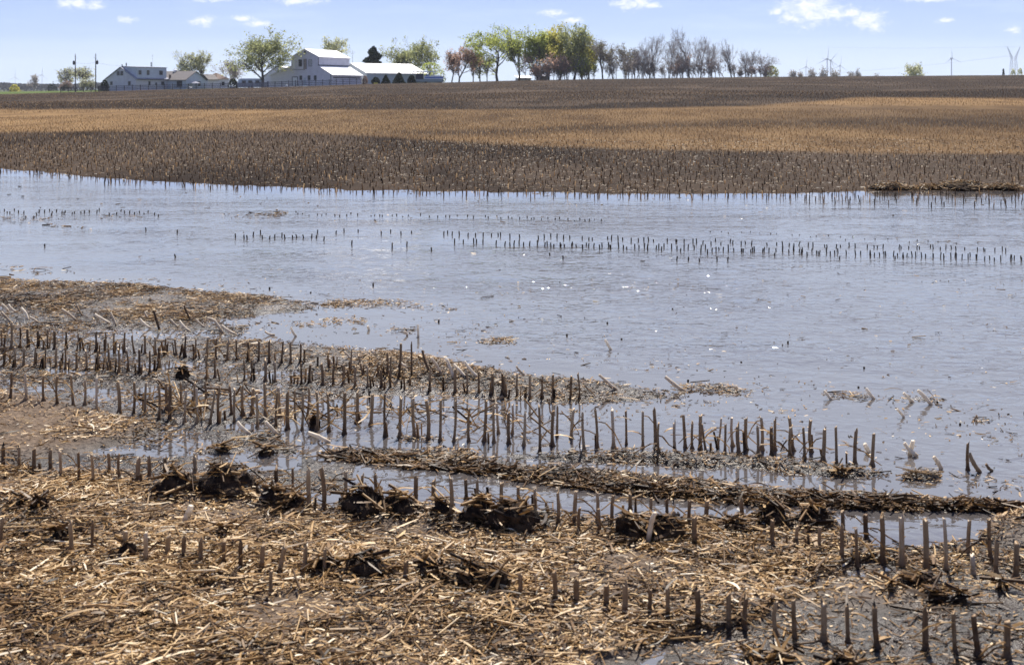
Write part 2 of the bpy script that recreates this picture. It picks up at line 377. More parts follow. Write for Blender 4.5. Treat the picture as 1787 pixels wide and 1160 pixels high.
tanv = sstep(pw, bB - 2, bB + 3) * (1 - sstep(pw, bC - 4, bC + 4))
dim = sstep(px, 560, 760) * np.exp(-((pw - np.interp(px, [600, 900, 1300, 1787], [232, 230, 216, 212])) / np.interp(px, [600, 900, 1787], [5, 6, 12])) ** 2)
pat = fbm(X * .045, D * .022, 70, 4)
tanv = tanv * (1 - .75 * dim) * np.clip(.55 + 1.5 * (pat - .32), .45, 1)
crest = 1 - sstep(pw, bA - 3, bA + 2)
streaks = .5 + .5 * np.sin(pw * 1.15 + 3 * fbm(X * .02, D * .02, 60, 2))
dryF = .13 * crest * (.35 + .7 * streaks) * (.5 + pat) + .02 + .22 * sstep(fbm(X * .12, D * .05, 73, 4), .56, .72)
isfar = sstep(D, 12.5, 15)
wetN = gsample(WET, px, py0)
hN = gsample(H, px, py0)
dryN = np.clip(1.05 - wetN + np.clip(Z * 100 - 2.6, -1, 2) * .12, 0, 1) * .85
dryv = dryN * (1 - isfar) + dryF * isfar
wetv = np.clip(wetN * (1 - isfar) + .0 * isfar, 0, 1)
grassv = (sstep(D, 333, 338) * (1 - sstep(px, 150, 215)) * (1 - sstep(D, 470, 520))) + sstep(D, 345, 352) * sstep(px, 150, 215) * (1 - sstep(px, 560, 620)) * .6 + sstep(D, 520, 600) * .5
ground = link('ground', np_mesh('ground', np.stack([X, D, Z], -1), Q, M_soil, {'dry': dryv, 'tan': tanv * isfar, 'grass': np.clip(grassv, 0, 1), 'wet': wetv, 'nearf': 1 - sstep(D, 9, 22)}, True))
tag(ground, 'flooded corn field of dark wet soil rising to a low crest', 'ground', kind='structure')
dw = np.array([d for d in ds if d < 27]); X, D, Q = fan(dw, us)
px = X / D * F + CX; py0 = HY + F * CH / D
cm = np.clip(1 - gsample(CALM, px, py0) * 1.3, 0, 1) * (.35 + .65 * sstep(fbm(X * .35, D * .9, 31, 2), .32, .6)) * (1 - sstep(D, 11, 16))
WZ = (fbm(X * 4.2 + .6 * np.sin(D * 2), D * 7.5, 33, 2) - .5) * .010 * cm
water = link('flood_water', np_mesh('flood_water', np.stack([X, D, WZ], -1), Q, M_water, {'calm': np.clip(gsample(CALM, px, py0), 0, 1)}, True))
tag(water, 'wide sheet of wind rippled brown flood water across the field', 'water', kind='structure')

# ------------------------------------------------------------------ loose corn residue (uncountable): leaf strips and bits of stalk
def rotm(yaw, pitch, roll):
    cy, sy, cp, sp_, cr, sr = np.cos(yaw), np.sin(yaw), np.cos(pitch), np.sin(pitch), np.cos(roll), np.sin(roll)
    M = np.empty((len(yaw), 3, 3))
    M[:, 0, 0] = cy * cp; M[:, 0, 1] = cy * sp_ * sr - sy * cr; M[:, 0, 2] = cy * sp_ * cr + sy * sr
    M[:, 1, 0] = sy * cp; M[:, 1, 1] = sy * sp_ * sr + cy * cr; M[:, 1, 2] = sy * sp_ * cr - cy * sr
    M[:, 2, 0] = -sp_; M[:, 2, 1] = cp * sr; M[:, 2, 2] = cp * cr
    return M
def pieces(x, y, z, yaw, pitch, roll, L, Wd, tone, kind):
    """kind 0: bent leaf strip, kind 1: round bit of stalk"""
    Vs, Qs, Ts = [], [], []; base = 0
    for k in (0, 1):
        s = kind == k; n = int(s.sum())
        if not n: continue
        l = L[s][:, None]; wd = Wd[s][:, None]; Rm = rotm(yaw[s], pitch[s], roll[s])
        if k == 0:
            tt = np.array([-.5, -.5, -.17, -.17, .17, .17, .5, .5]); sd_ = np.array([-1, 1] * 4)
            tp = np.array([.75, .75, 1, 1, .9, .9, .45, .45]); bend = rng.normal(0, .16, (n, 1)); kink = rng.normal(0, .22, (n, 1))
            loc = np.stack([l * tt, wd * .5 * sd_ * tp + l * kink * (tt ** 2 - .1), l * bend * (.25 - tt ** 2) + wd * .18 * np.abs(sd_) * 0], -1)
            q = np.array([[0, 1, 3, 2], [2, 3, 5, 4], [4, 5, 7, 6]])
        else:
            a = np.arange(5) * 2 * np.pi / 5; tt = np.repeat([-.5, .5], 5); ca = np.tile(np.cos(a), 2); sa = np.tile(np.sin(a), 2)
            loc = np.stack([l * tt, wd * .5 * ca, wd * .5 * sa], -1)
            q = np.array([[i, (i + 1) % 5, 5 + (i + 1) % 5, 5 + i] for i in range(5)])
        nv = loc.shape[1]
        V = np.einsum('nij,nkj->nki', Rm, loc) + np.stack([x[s], y[s], z[s]], -1)[:, None, :]
        Vs.append(V.reshape(-1, 3)); Qs.append((q[None] + (base + np.arange(n) * nv)[:, None, None]).reshape(-1, 4)); Ts.append(np.repeat(tone[s], nv)); base += n * nv
    return np.concatenate(Vs), np.concatenate(Qs), np.concatenate(Ts)

def scatter(dens, d0, d1, umax=None):
    umax = umax or (.80 if d1 < 10 else .62)
    n = int(dens * umax * (d1 ** 2 - d0 ** 2))
    d = np.sqrt(rng.uniform(d0 ** 2, d1 ** 2, n)); u = rng.uniform(-umax, umax, n)
    return u * d, d
def litter_set(dens, d0, d1, Lr, Wr, stalk=.15, gain=1.0, lift=.02, minlit=0):
    x, d = scatter(dens, d0, d1); px = x / d * F + CX; py = HY + F * CH / d
    li = gsample(LITS, px, py); cl_ = fbm(x * 3.2, d * 3.2, 77, 4)
    p = li * gain * np.clip(.20 + 2.4 * (cl_ - .32), .08, 1.7)
    k = (rng.random(len(x)) < p) & (li > minlit); x, d, li, px, py = x[k], d[k], li[k], px[k], py[k]
    n = len(x); dk = gsample(DRK, px, py); wet = gsample(WET, px, py)
    L = np.exp(rng.uniform(np.log(Lr[0]), np.log(Lr[1]), n)) * 1.02; Wd = rng.uniform(*Wr, n) * .82
    kind = (rng.random(n) < stalk).astype(int); Wd = np.where(kind == 1, Wd * .85, Wd); L = np.where(kind == 1, L * 1.15, L)
    z = np.maximum(gz(x, d), 0.0) + rng.random(n) ** 1.6 * lift * np.clip(li * 1.3, .15, 1) + .002
    tone = np.clip(rng.normal(.53 - .42 * dk, .20, n) + (rng.random(n) < .075) * .50 * (1 - .5 * dk) - .04 * (d > 13) + (fbm(x * 5, d * 5, 123, 3) - .5) * .55 * (d < 10), .02, 1)
    yaw = rng.normal(.25, .95, n); pitch = rng.normal(0, .10, n); roll = rng.normal(0, .38, n)
    return pieces(x, d, z, yaw, pitch, roll, L, Wd, tone, kind)
def merge(sets):
    V, Qd, T = [], [], []; b = 0
    for v, q, t_ in sets: V.append(v); Qd.append(q + b); T.append(t_); b += len(v)
    return np.concatenate(V), np.concatenate(Qd), np.concatenate(T)
n = 170; xx = rng.uniform(240, 960, n); yy = rng.uniform(694, 742, n) + (xx - 500) * .05; bx_, bd_, bz_ = gp(xx, yy)
bent = pieces(bx_, bd_, bz_ + rng.uniform(.005, .06, n), rng.normal(0, 1.0, n), rng.normal(.1, .45, n), rng.normal(0, .5, n), rng.uniform(.06, .17, n), rng.uniform(.005, .010, n), np.clip(rng.normal(.36, .2, n), .03, 1), (rng.random(n) < .45).astype(int))
V, Qd, T = merge([bent,
    litter_set(1500, 2.3, 4.7, (.05, .15), (.0035, .009), .40, 1.0, .024),
    litter_set(11500, 2.3, 4.7, (.018, .060), (.003, .0085), .22, 1.0, .022),
    litter_set(160, 2.3, 4.7, (.09, .19), (.006, .011), .0, 1.0, .028, .5),
    litter_set(500, 2.3, 4.7, (.03, .07), (.009, .017), .0, 1.0, .020),
    litter_set(32000, 2.3, 4.7, (.007, .022), (.003, .008), .0, 1.0, .018),
    litter_set(420, 4.7, 9.5, (.05, .12), (.004, .010), .30, 1.0, .028),
    litter_set(3800, 4.7, 9.5, (.018, .055), (.003, .009), .15, 1.0, .018),
    litter_set(11000, 4.7, 9.5, (.008, .028), (.004, .010), .0, 1.0, .012),
    litter_set(420, 9.5, 17.5, (.02, .10), (.006, .016), .12, 1.0, .02),
    litter_set(1500, 14.0, 32, (.02, .07), (.006, .014), .15, .6, .03)])
residue = link('corn_residue', np_mesh('corn_residue', V, Qd, M_litter, {'tone': T}))
tag(residue, 'chopped corn leaves, husks and broken stalk bits littering the mud', 'corn residue', kind='stuff')

# windrow of soaked litter laid along the water by the flood
def along(n):
    up = np.array([(600,788),(700,792),(850,806),(1050,830),(1250,852),(1400,862),(1550,871),(1765,884)], float); lo = np.array([(560,800),(640,812),(820,826),(950,846),(1100,862),(1280,876),(1450,886),(1765,891)], float)
    xx = rng.uniform(575, 1765, n); a = np.interp(xx, up[:, 0], up[:, 1]); b_ = np.interp(xx, lo[:, 0], lo[:, 1])
    return xx, a + (b_ - a) * rng.beta(1.6, 1.4, n)
n = 9500; xx, yy = along(n); yy = yy + (fbm(xx * .02, yy * .05, 91, 3) - .5) * 16; k_ = rng.random(n) < np.clip(3.4 * (fbm(xx * .022, yy * .11, 95, 3) - .34 + .12 * sstep(xx, 900, 1300)), .06, 1); xx, yy = xx[k_], yy[k_]; n = len(xx); x, d, z0 = gp(xx, yy)
hump = np.clip(1 - np.abs(rng.normal(0, .5, n)), 0, 1) * np.clip(2.4 * fbm(xx * .016, xx * 0, 97, 3) - .4, .15, 1.2)
V, Qd, T = pieces(x, d, z0 + .002 + rng.random(n) * (.008 + .016 * sstep(xx, 900, 1300)) * hump, rng.normal(-.15, .70, n), rng.normal(0, .22, n), rng.normal(0, .6, n),
                  np.exp(np.log(.014) + np.log(10) * rng.random(n) ** 1.5), rng.uniform(.003, .011, n), np.clip(rng.normal(.21, .13, n) + (rng.random(n) < .08) * .25, .02, .8), (rng.random(n) < .30).astype(int))
tag(link('debris_windrow', np_mesh('debris_windrow', V, Qd, M_litter, {'tone': T})), 'long dark ridge of soaked corn litter between the two near pools', 'debris ridge', kind='stuff')

# ------------------------------------------------------------------ materials of the farm and the trees
M_white = plain('white_metal_roof', (.82, .82, .83), .45, .04, .4)
M_bluewall = plain('pale_blue_siding', (.50, .535, .61), .75, .07, .8)
M_greywall = plain('pale_grey_siding', (.56, .54, .60), .75, .07, .8)
M_whitewall = plain('white_barn_siding', (.68, .66, .72), .75, .06, .8)
M_shedwall = plain('pale_green_sheet_wall', (.44, .51, .53), .6, .06, .8)
M_trim = plain('dark_trim', (.045, .045, .06), .6)
M_glass = plain('dark_window_glass', (.03, .035, .05), .12, .2, 2)
M_pane = plain('pale_curtained_pane', (.55, .56, .58), .3, .2, 2)
M_roofgrey = plain('grey_shingle_roof', (.24, .25, .31), .85, .15, 2)
M_rooftan = plain('tan_shingle_roof', (.165, .15, .145), .88, .15, 2)
M_roofbrown = plain('brown_shingle_roof', (.16, .11, .09), .88, .15, 2)
M_door = plain('tan_wood_door', (.36, .30, .27), .7, .15, 2)
M_fence = plain('dark_fence_wood', (.050, .046, .056), .8, .3, 3)
M_fencegrey = plain('weathered_fence_board', (.17, .155, .17), .85, .25, 3)
M_pole = plain('weathered_pole_wood', (.075, .060, .055), .85, .2, 2)
M_steel = plain('galvanised_steel', (.40, .41, .43), .45, .08, 2, .6)
M_turb = plain('grey_white_tower_paint', (.50, .52, .60), .45, .03, .1)
M_yellow = plain('yellow_plastic', (.80, .66, .10), .5, .08, 2)
M_bluetarp = plain('blue_railing_cloth', (.10, .18, .45), .6, .2, 2)
M_boatwhite = plain('boat_white', (.62, .66, .72), .4, .06, 2)
M_boathull = plain('dull_aluminium_hull', (.36, .42, .41), .45, .1, 2, .4)
M_rubber = plain('black_rubber', (.02, .02, .02), .8)
M_bark = plain('grey_brown_bark', (.11, .092, .078), .92, .25, 2)
M_barkpale = plain('pale_grey_bark', (.34, .30, .28), .92, .25, 2)
def leafmat(name, a, b_, trans=.5):
    m, t = mat(name); P = t.n('ShaderNodeTexCoord').outputs['Object']
    c = t.mix(t.m('ADD', t.m('MULTIPLY', t.attr('tone'), .7), t.m('MULTIPLY', t.noise(P, .35, 3), .4), clamp=True), (*a, 1), (*b_, 1))
    d = t.n('ShaderNodeBsdfDiffuse', {0: c}); tr = t.n('ShaderNodeBsdfTranslucent', {0: c})
    out(t, t.n('ShaderNodeMixShader', {0: trans, 1: d, 2: tr})); return m
LEAF = {'green': leafmat('young_green_leaf', (.23, .25, .11), (.46, .485, .23), .55), 'vivid': leafmat('bright_spring_leaf', (.25, .295, .06), (.50, .55, .16), .6),
        'gold': leafmat('yellow_green_leaf', (.36, .335, .065), (.64, .60, .18), .6), 'red': leafmat('red_brown_bud', (.42, .26, .19), (.64, .46, .36), .6),
        'olive': leafmat('olive_bud', (.14, .13, .085), (.30, .28, .18)), 'twig': leafmat('grey_twig_haze', (.26, .225, .205), (.44, .40, .37), .55),
        'pine': leafmat('dark_pine_needle', (.010, .018, .012), (.035, .050, .030), .1), 'shrub': leafmat('dark_shrub_leaf', (.018, .028, .018), (.060, .075, .040), .15),
        'pale': leafmat('pale_tan_leaf', (.34, .35, .19), (.62, .63, .38), .55), 'brownshrub': leafmat('rusty_shrub_leaf', (.20, .14, .115), (.38, .28, .24), .5)}

def mpx(D): return D / F
def wx(px, D): return (px - CX) * D / F
def gzz(x, D): return float(gz(np.array([x]), np.array([D]))[0])
class Frame:
    """building frame: near corner seen at photo column px, e1 runs right and away at angle th, e2 left and away"""
    def __init__(s, name, label, cat, px, D, th, base=None):
        x = wx(px, D); s.z = gzz(x, D) - .1 if base is None else base
        s.o = thing(name, label, cat, (x, D, s.z), R(th) + math.atan2(CX - px, F))
def gable_roof(mb, a0, a1, b0, b1, ze, zr, ov=.35, th=.14, along='x'):
    """two slabs meeting at a ridge half way across"""
    bm_ = (b0 + b1) / 2; sl = (zr - ze) / (bm_ - b0)
    prof = [(b0 - ov, ze - ov * sl), (bm_, zr), (b1 + ov, ze - ov * sl), (b1 + ov, ze - ov * sl + th), (bm_, zr + th), (b0 - ov, ze - ov * sl + th)]
    mb.extr([prof[0], prof[1], prof[4], prof[5]], along, a0 - ov, a1 + ov)
    mb.extr([prof[1], prof[2], prof[3], prof[4]], along, a0 - ov, a1 + ov)
    return mb
def window(par, face, u, z, w_, h_, pane=None, off=0.0, name='window'):
    """face 'a': wall at x=off facing -x, spans y; face 'b': wall at y=off facing -y, spans x"""
    fr = MB(); pn = MB(); t_ = .10
    def bx(mb, u0, u1, z0, z1, d0, d1):
        if face == 'a': mb.box(off - d1, off - d0, u0, u1, z0, z1)
        else: mb.box(u0, u1, off - d1, off - d0, z0, z1)
    bx(fr, u - w_/2 - t_, u - w_/2, z - h_/2 - t_, z + h_/2 + t_, .003, .07); bx(fr, u + w_/2, u + w_/2 + t_, z - h_/2 - t_, z + h_/2 + t_, .003, .07)
    bx(fr, u - w_/2, u + w_/2, z + h_/2, z + h_/2 + t_, .003, .07); bx(fr, u - w_/2, u + w_/2, z - h_/2 - t_, z - h_/2, .003, .09)
    bx(fr, u - .03, u + .03, z - h_/2, z + h_/2, .012, .05)
    bx(pn, u - w_/2, u + w_/2, z - h_/2, z + h_/2, .004, .02)
    f = fr.build(name, M_trim, par); pn.build('pane', pane or M_glass, f); return f
def door(par, face, u, w_, h_, m, off=0.0, z0=.05):
    d = MB(); hd = MB()
    if face == 'a': d.box(off - .08, off - .004, u - w_/2, u + w_/2, z0, z0 + h_); hd.box(off - .15, off - .08, u + w_*.32, u + w_*.40, z0 + 1.0, z0 + 1.1)
    else: d.box(u - w_/2, u + w_/2, off - .08, off - .004, z0, z0 + h_); hd.box(u + w_*.32, u + w_*.40, off - .15, off - .08, z0 + 1.0, z0 + 1.1)
    o = d.build('door', m, par); hd.build('handle', M_steel, o); return o

# farmhouse: long gabled main part with a wide shed dormer, gabled wing to the right
fr = Frame('farmhouse', 'pale blue farmhouse with a wide shed dormer and tan roofed wing behind the dark fence', 'house', 237, 362, 45); o = fr.o
Lm, Wm, ze, zr = 13.4, 12.2, 3.65, 7.15
MB().extr([(0, 0), (Wm, 0), (Wm, ze), (Wm/2, zr), (0, ze)], 'x', 0, Lm).build('wall', M_greywall, o)
rf = gable_roof(MB(), 0, Lm, 0, Wm, ze, zr, .4, .16).build('roof', M_roofgrey, o)
for a_, b_, h_ in ((.5, 6.1, 8.0), (2.2, 6.1, 8.5), (12.6, 6.1, 8.9)): MB().lathe([(.16, 6.6), (.16, h_ - .1), (.2, h_ - .1), (.2, h_)], (a_, b_, 0), 10).build('vent_pipe', M_trim, rf)
MB().tube((13.2, 6.1, 7), (13.2, 6.1, 11.5), .05, .02).tube((12.8, 6.1, 10.8), (13.6, 6.1, 10.8), .03).build('antenna', M_trim, rf)
dm = MB().extr([(.22, ze + .05), (Wm/2, ze + 1), (Wm/2, zr + .24), (.22, zr - .05)], 'x', .7, 13.1).build('dormer', M_bluewall, o)
MB().extr([(.0, zr - .03), (Wm/2 + .1, zr + .26), (Wm/2 + .1, zr + .36), (.0, zr + .09)], 'x', .5, 13.3).build('dormer_roof', M_roofgrey, o)
MB().box(.2, Lm - .2, -.45, -.30, ze - .32, ze - .10).build('gutter', M_trim, o)
for a_, w_, h_ in ((1.9, .9, 1.1), (5.3, .8, 1.25), (10.7, 1.2, 1.1)): window(o, 'b', a_, 5.55, w_, h_, off=.22)
for a_, z_, w_, h_ in ((5.6, 2.3, .6, 1.1), (8.4, 2.1, .5, .6), (11.2, 2.3, 1.1, 1.0)): window(o, 'b', a_, z_, w_, h_)
for b_, z_, w_, h_ in ((7.2, 5.3, .9, 1.1), (5.7, 5.3, .9, 1.1), (10.0, 2.3, .8, .9), (2.6, 2.3, .8, 1.0)): window(o, 'a', b_, z_, w_, h_)
wg = MB().extr([(13.3, 0), (22.3, 0), (22.3, 3.4), (17.8, 6.0), (13.3, 3.4)], 'y', -7.4, 2.0).build('wing_wall', M_bluewall, o)
wr = gable_roof(MB(), -7.4, 6.0, 13.3, 22.3, 3.4, 6.0, .35, .16, 'y').build('wing_roof', M_rooftan, o)
MB().lathe([(.45, 5.4), (.45, 6.25), (.7, 6.3), (.6, 6.6), (.2, 6.75)], (17.8, 1.0, 0), 12).build('roof_vent', M_white, wr)
MB().box(13.75, 14.25, -.6, -.1, 3.7, 5.0).build('chimney', M_roofbrown, wr)
window(o, 'a', -4.9, 2.1, 1.9, 1.7, off=13.3); window(o, 'b', 19.3, 2.2, .9, 1.3, off=-7.4); door(o, 'a', -1.9, 1.0, 2.1, M_white, 13.3)
MB().lathe([(1.5, 2.35), (.9, 2.6), (.08, 2.85)], (15.9, -9.0, 0), 12).tube((15.9, -9.0, 0), (15.9, -9.0, 2.5), .05).build('patio_umbrella', M_roofgrey, o)

# brown roofed house behind
fr = Frame('small_house', 'small white house with tan and brown hipped roofs between farmhouse and camper', 'house', 379, 402, 40); o = fr.o
MB().extr([(0, 0), (7, 0), (7, 3.2), (0, 3.2)], 'x', 0, 5).build('wall', M_whitewall, o)
MB().add([(-.4,-.4,3.2),(5.4,-.4,3.2),(5.4,7.4,3.2),(-.4,7.4,3.2),(2.5,3.0,5.3),(2.5,4.0,5.3)], [(0,1,4),(1,2,5,4),(2,3,5),(3,0,4,5),(3,2,1,0)]).build('roof', M_roofbrown, o)
MB().extr([(0, 0), (3.4, 0), (3.4, 2.9), (0, 2.9)], 'x', -4.0, -.003).build('side_wall', M_whitewall, o)
gable_roof(MB(), -4.0, 0, -.4, 4.4, 3.1, 4.7, .3, .14).build('side_roof', M_rooftan, o)
window(o, 'a', 1.7, 1.7, .9, 1.2, off=-4.0); window(o, 'a', 5.2, 1.7, .9, 1.1); window(o, 'b', 2.5, 1.7, 1.0, 1.1)

# white barn with raised centre aisle
fr = Frame('barn', 'large white barn with raised centre aisle and bright metal roofs', 'barn', 578, 355, 60); o = fr.o
LB = 18.5
MB().extr([(0, 0), (20.9, 0), (20.9, 3.2), (13.6, 5.8), (13.6, 8.6), (8.9, 10.9), (4.2, 8.6), (4.2, 5.8), (0, 3.4)], 'x', 0, LB).build('wall', M_whitewall, o)
gable_roof(MB(), 0, LB, 4.2, 13.6, 8.6, 10.9, .3, .14).build('centre_roof', M_white, o)
MB().extr([(-.55, 3.08), (4.195, 5.81), (4.195, 5.97), (-.55, 3.24)], 'x', -.3, LB + .3).build('lean_to_roof', M_white, o)
MB().extr([(21.4, 3.02), (13.605, 5.81), (13.605, 5.97), (21.4, 3.18)], 'x', -.3, LB + .3).build('lean_to_roof', M_white, o)
for y0, y1, z0, z1 in ((4.2, 4.4, 5.9, 8.4), (13.4, 13.6, 5.9, 8.4), (-.004, .18, 0, 3.3)): MB().box(-.06, -.004, y0, y1, z0, z1).build('corner_trim', M_trim, o)
MB().box(.1, LB, 4.05, 4.195, 5.98, 6.25).build('flashing', M_trim, o)
hd = MB().box(-.12, -.004, 8.45, 9.15, 5.0, 8.0).build('hay_door', M_door, o); MB().box(-.16, -.121, 9.15, 9.3, 5.0, 8.0).box(-.16, -.121, 8.3, 8.45, 5.0, 8.0).build('door_frame', M_trim, hd)
window(o, 'a', 10.5, 6.8, .95, 1.9); window(o, 'a', 7.1, 6.8, .95, 1.8, M_pane)
MB().box(-.05, -.004, 12.3, 13.2, 5.1, 7.8).build('shutter', M_white, o); MB().box(-.08, -.004, 8.65, 9.15, 9.6, 10.3).build('gable_vent', M_glass, o)
MB().box(-.06, -.004, 8.9, 13.3, 4.75, 4.87).build('ledge', M_trim, o)
d_ = door(o, 'a', 12.3, 1.6, 2.5, M_white); MB().box(-.14, -.081, 11.3, 11.5, 0, 2.7).box(-.14, -.081, 13.1, 13.3, 0, 2.7).box(-.14, -.081, 11.5, 13.1, 2.56, 2.75).build('door_frame', M_trim, d_)
for b_, w_, h_ in ((10.3, .7, 1.1), (7.5, .7, 1.2), (5.4, .7, 1.2)): window(o, 'a', b_, 2.4, w_, h_)
door(o, 'a', 9.0, .8, 2.4, M_bluewall)
MB().box(1.2, LB - 1, -.06, -.004, 2.3, 2.6).build('wall_band', M_trim, o)

# long machine shed
fr = Frame('machine_shed', 'long low machine shed with bright white metal roof right of the barn', 'shed', 640, 374, 33); o = fr.o
LS, WS = 22.8, 17.6
MB().extr([(0, 0), (WS, 0), (WS, 3.75), (WS/2, 6.8), (0, 3.75)], 'x', 0, LS).build('wall', M_shedwall, o)
gable_roof(MB(), 0, LS, 0, WS, 3.75, 6.8, .35, .14).build('roof', M_white, o)
MB().box(0.1, LS, -.45, -.36, 3.36, 3.52).build('gutter', M_shedwall, o)
MB().box(-.1, -.004, 5, 12, .1, 3.3).build('sliding_door', M_white, o); door(o, 'b', 18.6, 1.0, 2.1, M_white)
MB().tube((.4, 8.8, 6.8), (.4, 8.8, 11.0), .06, .03).tube((-.7, 8.8, 10.4), (1.5, 8.8, 10.4), .03).tube((-.4, 8.8, 9.9), (1.2, 8.8, 9.9), .03).build('antenna', M_trim, o)

# left back shed roof peeping behind the big tree
fr = Frame('back_shed', 'white roofed shed half hidden behind the big spreading tree', 'shed', 505, 392, 60); o = fr.o
MB().extr([(0, 0), (10, 0), (10, 3.0), (5, 6.8), (0, 6.0)], 'x', 0, 9).build('wall', M_whitewall, o)
MB().extr([(-.4, 5.95), (5, 6.82), (5, 6.98), (-.4, 6.1)], 'x', -.3, 9.3).extr([(5, 6.82), (10.4, 2.8), (10.4, 2.96), (5, 6.98)], 'x', -.3, 9.3).build('roof', M_white, o)
# low roof in front of the grove
fr = Frame('low_shed', 'tiny low shed with pale roof before the green grove', 'shed', 905, 396, 20); o = fr.o
MB().box(0, 4.4, 0, 3, 0, 1.3).build('wall', M_shedwall, o); MB().extr([(-.4, 1.3), (3.3, 2.1), (3.3, 2.2), (-.4, 1.42)], 'x', -.4, 4.7).build('roof', M_white, o)
fr = Frame('plank_hut', 'grey plank hut hidden under the reddish undergrowth of the grove', 'hut', 942, 404, 20); o = fr.o
MB().box(0, 3.6, 0, 2.6, 0, 2.0).build('wall', M_fencegrey, o); gable_roof(MB(), 0, 3.6, 0, 2.6, 2.0, 2.6, .2, .08).build('roof', M_roofgrey, o)

# pontoon boat parked by the shed
fr = Frame('pontoon_boat', 'white and blue pontoon boat with flat canopy parked beside the machine shed', 'boat', 724, 352, 8); o = fr.o
for yy in (.35, 1.95):
    MB().tube((.2, yy, .75), (8.0, yy, .75), .42, .42, 12).tube((8.0, yy, .75), (9.0, yy, 1.0), .42, .06, 12).build('pontoon', M_boathull, o)
MB().box(-.1, 8.6, -.1, 2.4, 1.17, 1.32).build('deck', M_boathull, o)
rl = MB(); rl.box(2.9, 8.4, -.06, -.02, 1.34, 2.3).box(2.9, 8.4, 2.32, 2.36, 1.34, 2.3).box(8.38, 8.42, 0, 2.3, 1.34, 2.3); rl.build('railing', M_boatwhite, o)
MB().box(2.95, 8.36, -.10, -.065, 1.62, 1.98).build('railing_stripe', M_bluetarp, o)
MB().box(3.4, 4.4, .2, 1.0, 1.33, 2.75).build('console', M_bluetarp, o); MB().box(5.0, 7.8, 1.6, 2.2, 1.33, 2.5).build('bench', M_boatwhite, o)
cp = MB().box(-.6, 6.2, -.2, 2.5, 3.36, 3.62).build('canopy', M_boatwhite, o); ps = MB()
for xx in (-.3, 2.6, 5.9):
    for yy in (-.05, 2.35): ps.tube((xx, yy, 1.3), (xx, yy, 3.46), .05)
ps.build('canopy_posts', M_steel, cp)
MB().box(.3, 2.5, .1, .9, 1.33, 3.0).build('cabin_panel', M_trim, o)
tr_ = MB().box(.5, 7.5, .5, .62, .16, .30).box(.5, 7.5, 1.7, 1.82, .16, .30).box(2, 2.1, .4, 1.9, .1, .2).build('trailer', M_steel, o)
for yy in (-.05, 2.2): MB().tube((3.2, yy, .3), (3.2, yy + .2, .3), .32, .32, 14).build('wheel', M_rubber, o)

# camper behind the fence
fr = Frame('camper', 'white camper trailer parked behind the fence under the big tree', 'camper', 416, 352, 4); o = fr.o
MB().extr([(0, .45), (7.2, .45), (7.3, 1.4), (6.9, 2.75), (6.4, 2.95), (.6, 2.95), (.1, 2.6), (-.1, 1.2)], 'y', 0, 2.3).build('body', M_boatwhite, o, .06)
for xx in (1.6, 3.4, 5.4): window(o, 'b', xx, 1.95, .9, .6)
door(o, 'b', 4.4, .7, 1.9, M_white, 0.0, .55)
for xx in (3.0, 3.9): MB().tube((xx, -.05, .36), (xx, .2, .36), .36, .36, 14).build('wheel', M_rubber, o)
MB().tube((7.2, 1.1, .5), (8.4, 1.1, .45), .06).build('hitch', M_steel, o)

# small things by the fence
fr = Frame('feed_trough', 'small yellow trough on the field edge before the round shrubs', 'trough', 652, 347, 0)
MB().extr([(0, .35), (.1, 0.02), (1.1, 0.02), (1.2, .35), (1.12, .35), (1.04, .1), (.16, .1), (.08, .35)], 'y', 0, .7).box(.05, 1.15, -.04, 0, .12, .5).box(.05, 1.15, .7, .74, .12, .5).build('trough_body', M_yellow, fr.o)
def tank(px, D, L, r, label):
    fr = Frame('storage_tank', label, 'tank', px, D, 5)
    mb = MB(); pr = [(-.0, .05), (.12, r * .75), (.3, r)]
    prev = None
    for (q, rr) in pr + [(L - .3, r), (L - .12, r * .75), (L, .05)]:
        if prev: mb.tube((prev[0], 0, r + .25), (q, 0, r + .25), prev[1], rr, 12, False)
        prev = (q, rr)
    mb.build('tank_body', M_white, fr.o, 0, True)
    MB().box(.35, .5, -.2, .2, 0, .4).box(L - .5, L - .35, -.2, .2, 0, .4).build('cradle', M_steel, fr.o)
tank(329, 343, 1.1, .24, 'small white tank lying in the grass before the farmhouse wing')
tank(401, 346, 1.2, .28, 'small white tank at the fence left of the camper')
tank(498, 344, .8, .22, 'little white tank at the fence before the barn')

# fences
def fence(label, pxs, D0, D1, npost, hgt, rails, m, gap=.0, board=.14):
    xs = [wx(p, D0 + (D1 - D0) * i) for p, i in ((pxs[0], 0), (pxs[1], 1))]
    x0, x1 = xs; o = thing('fence', label, 'fence', (x0, D0, gzz(x0, D0)))
    P = [(x0 + (x1 - x0) * i / (npost - 1), D0 + (D1 - D0) * i / (npost - 1)) for i in range(npost)]
    zs = [gzz(a, b) for a, b in P]; z0 = o.location.z
    for (a, b), z in zip(P, zs):
        MB().box(a - x0 - .08, a - x0 + .08, b - D0 - .08, b - D0 + .08, z - z0 - .2, z - z0 + hgt + rng.uniform(.02, .22)).build('post', m, o)
    for r_ in rails:
        mb = MB()
        for i in range(npost - 1):
            (a, b), (a2, b2) = P[i], P[i + 1]; za, zb = zs[i] - z0 + r_, zs[i + 1] - z0 + r_
            a -= x0; a2 -= x0; b -= D0; b2 -= D0
            mb.add([(a, b - .13, za), (a2, b2 - .13, zb), (a2, b2 - .085, zb), (a, b - .085, za), (a, b - .13, za + board), (a2, b2 - .13, zb + board), (a2, b2 - .085, zb + board), (a, b - .085, za + board)],
                   [(0,3,2,1),(4,5,6,7),(0,1,5,4),(1,2,6,5),(2,3,7,6),(3,0,4,7)])
        mb.build('rail', m, o)
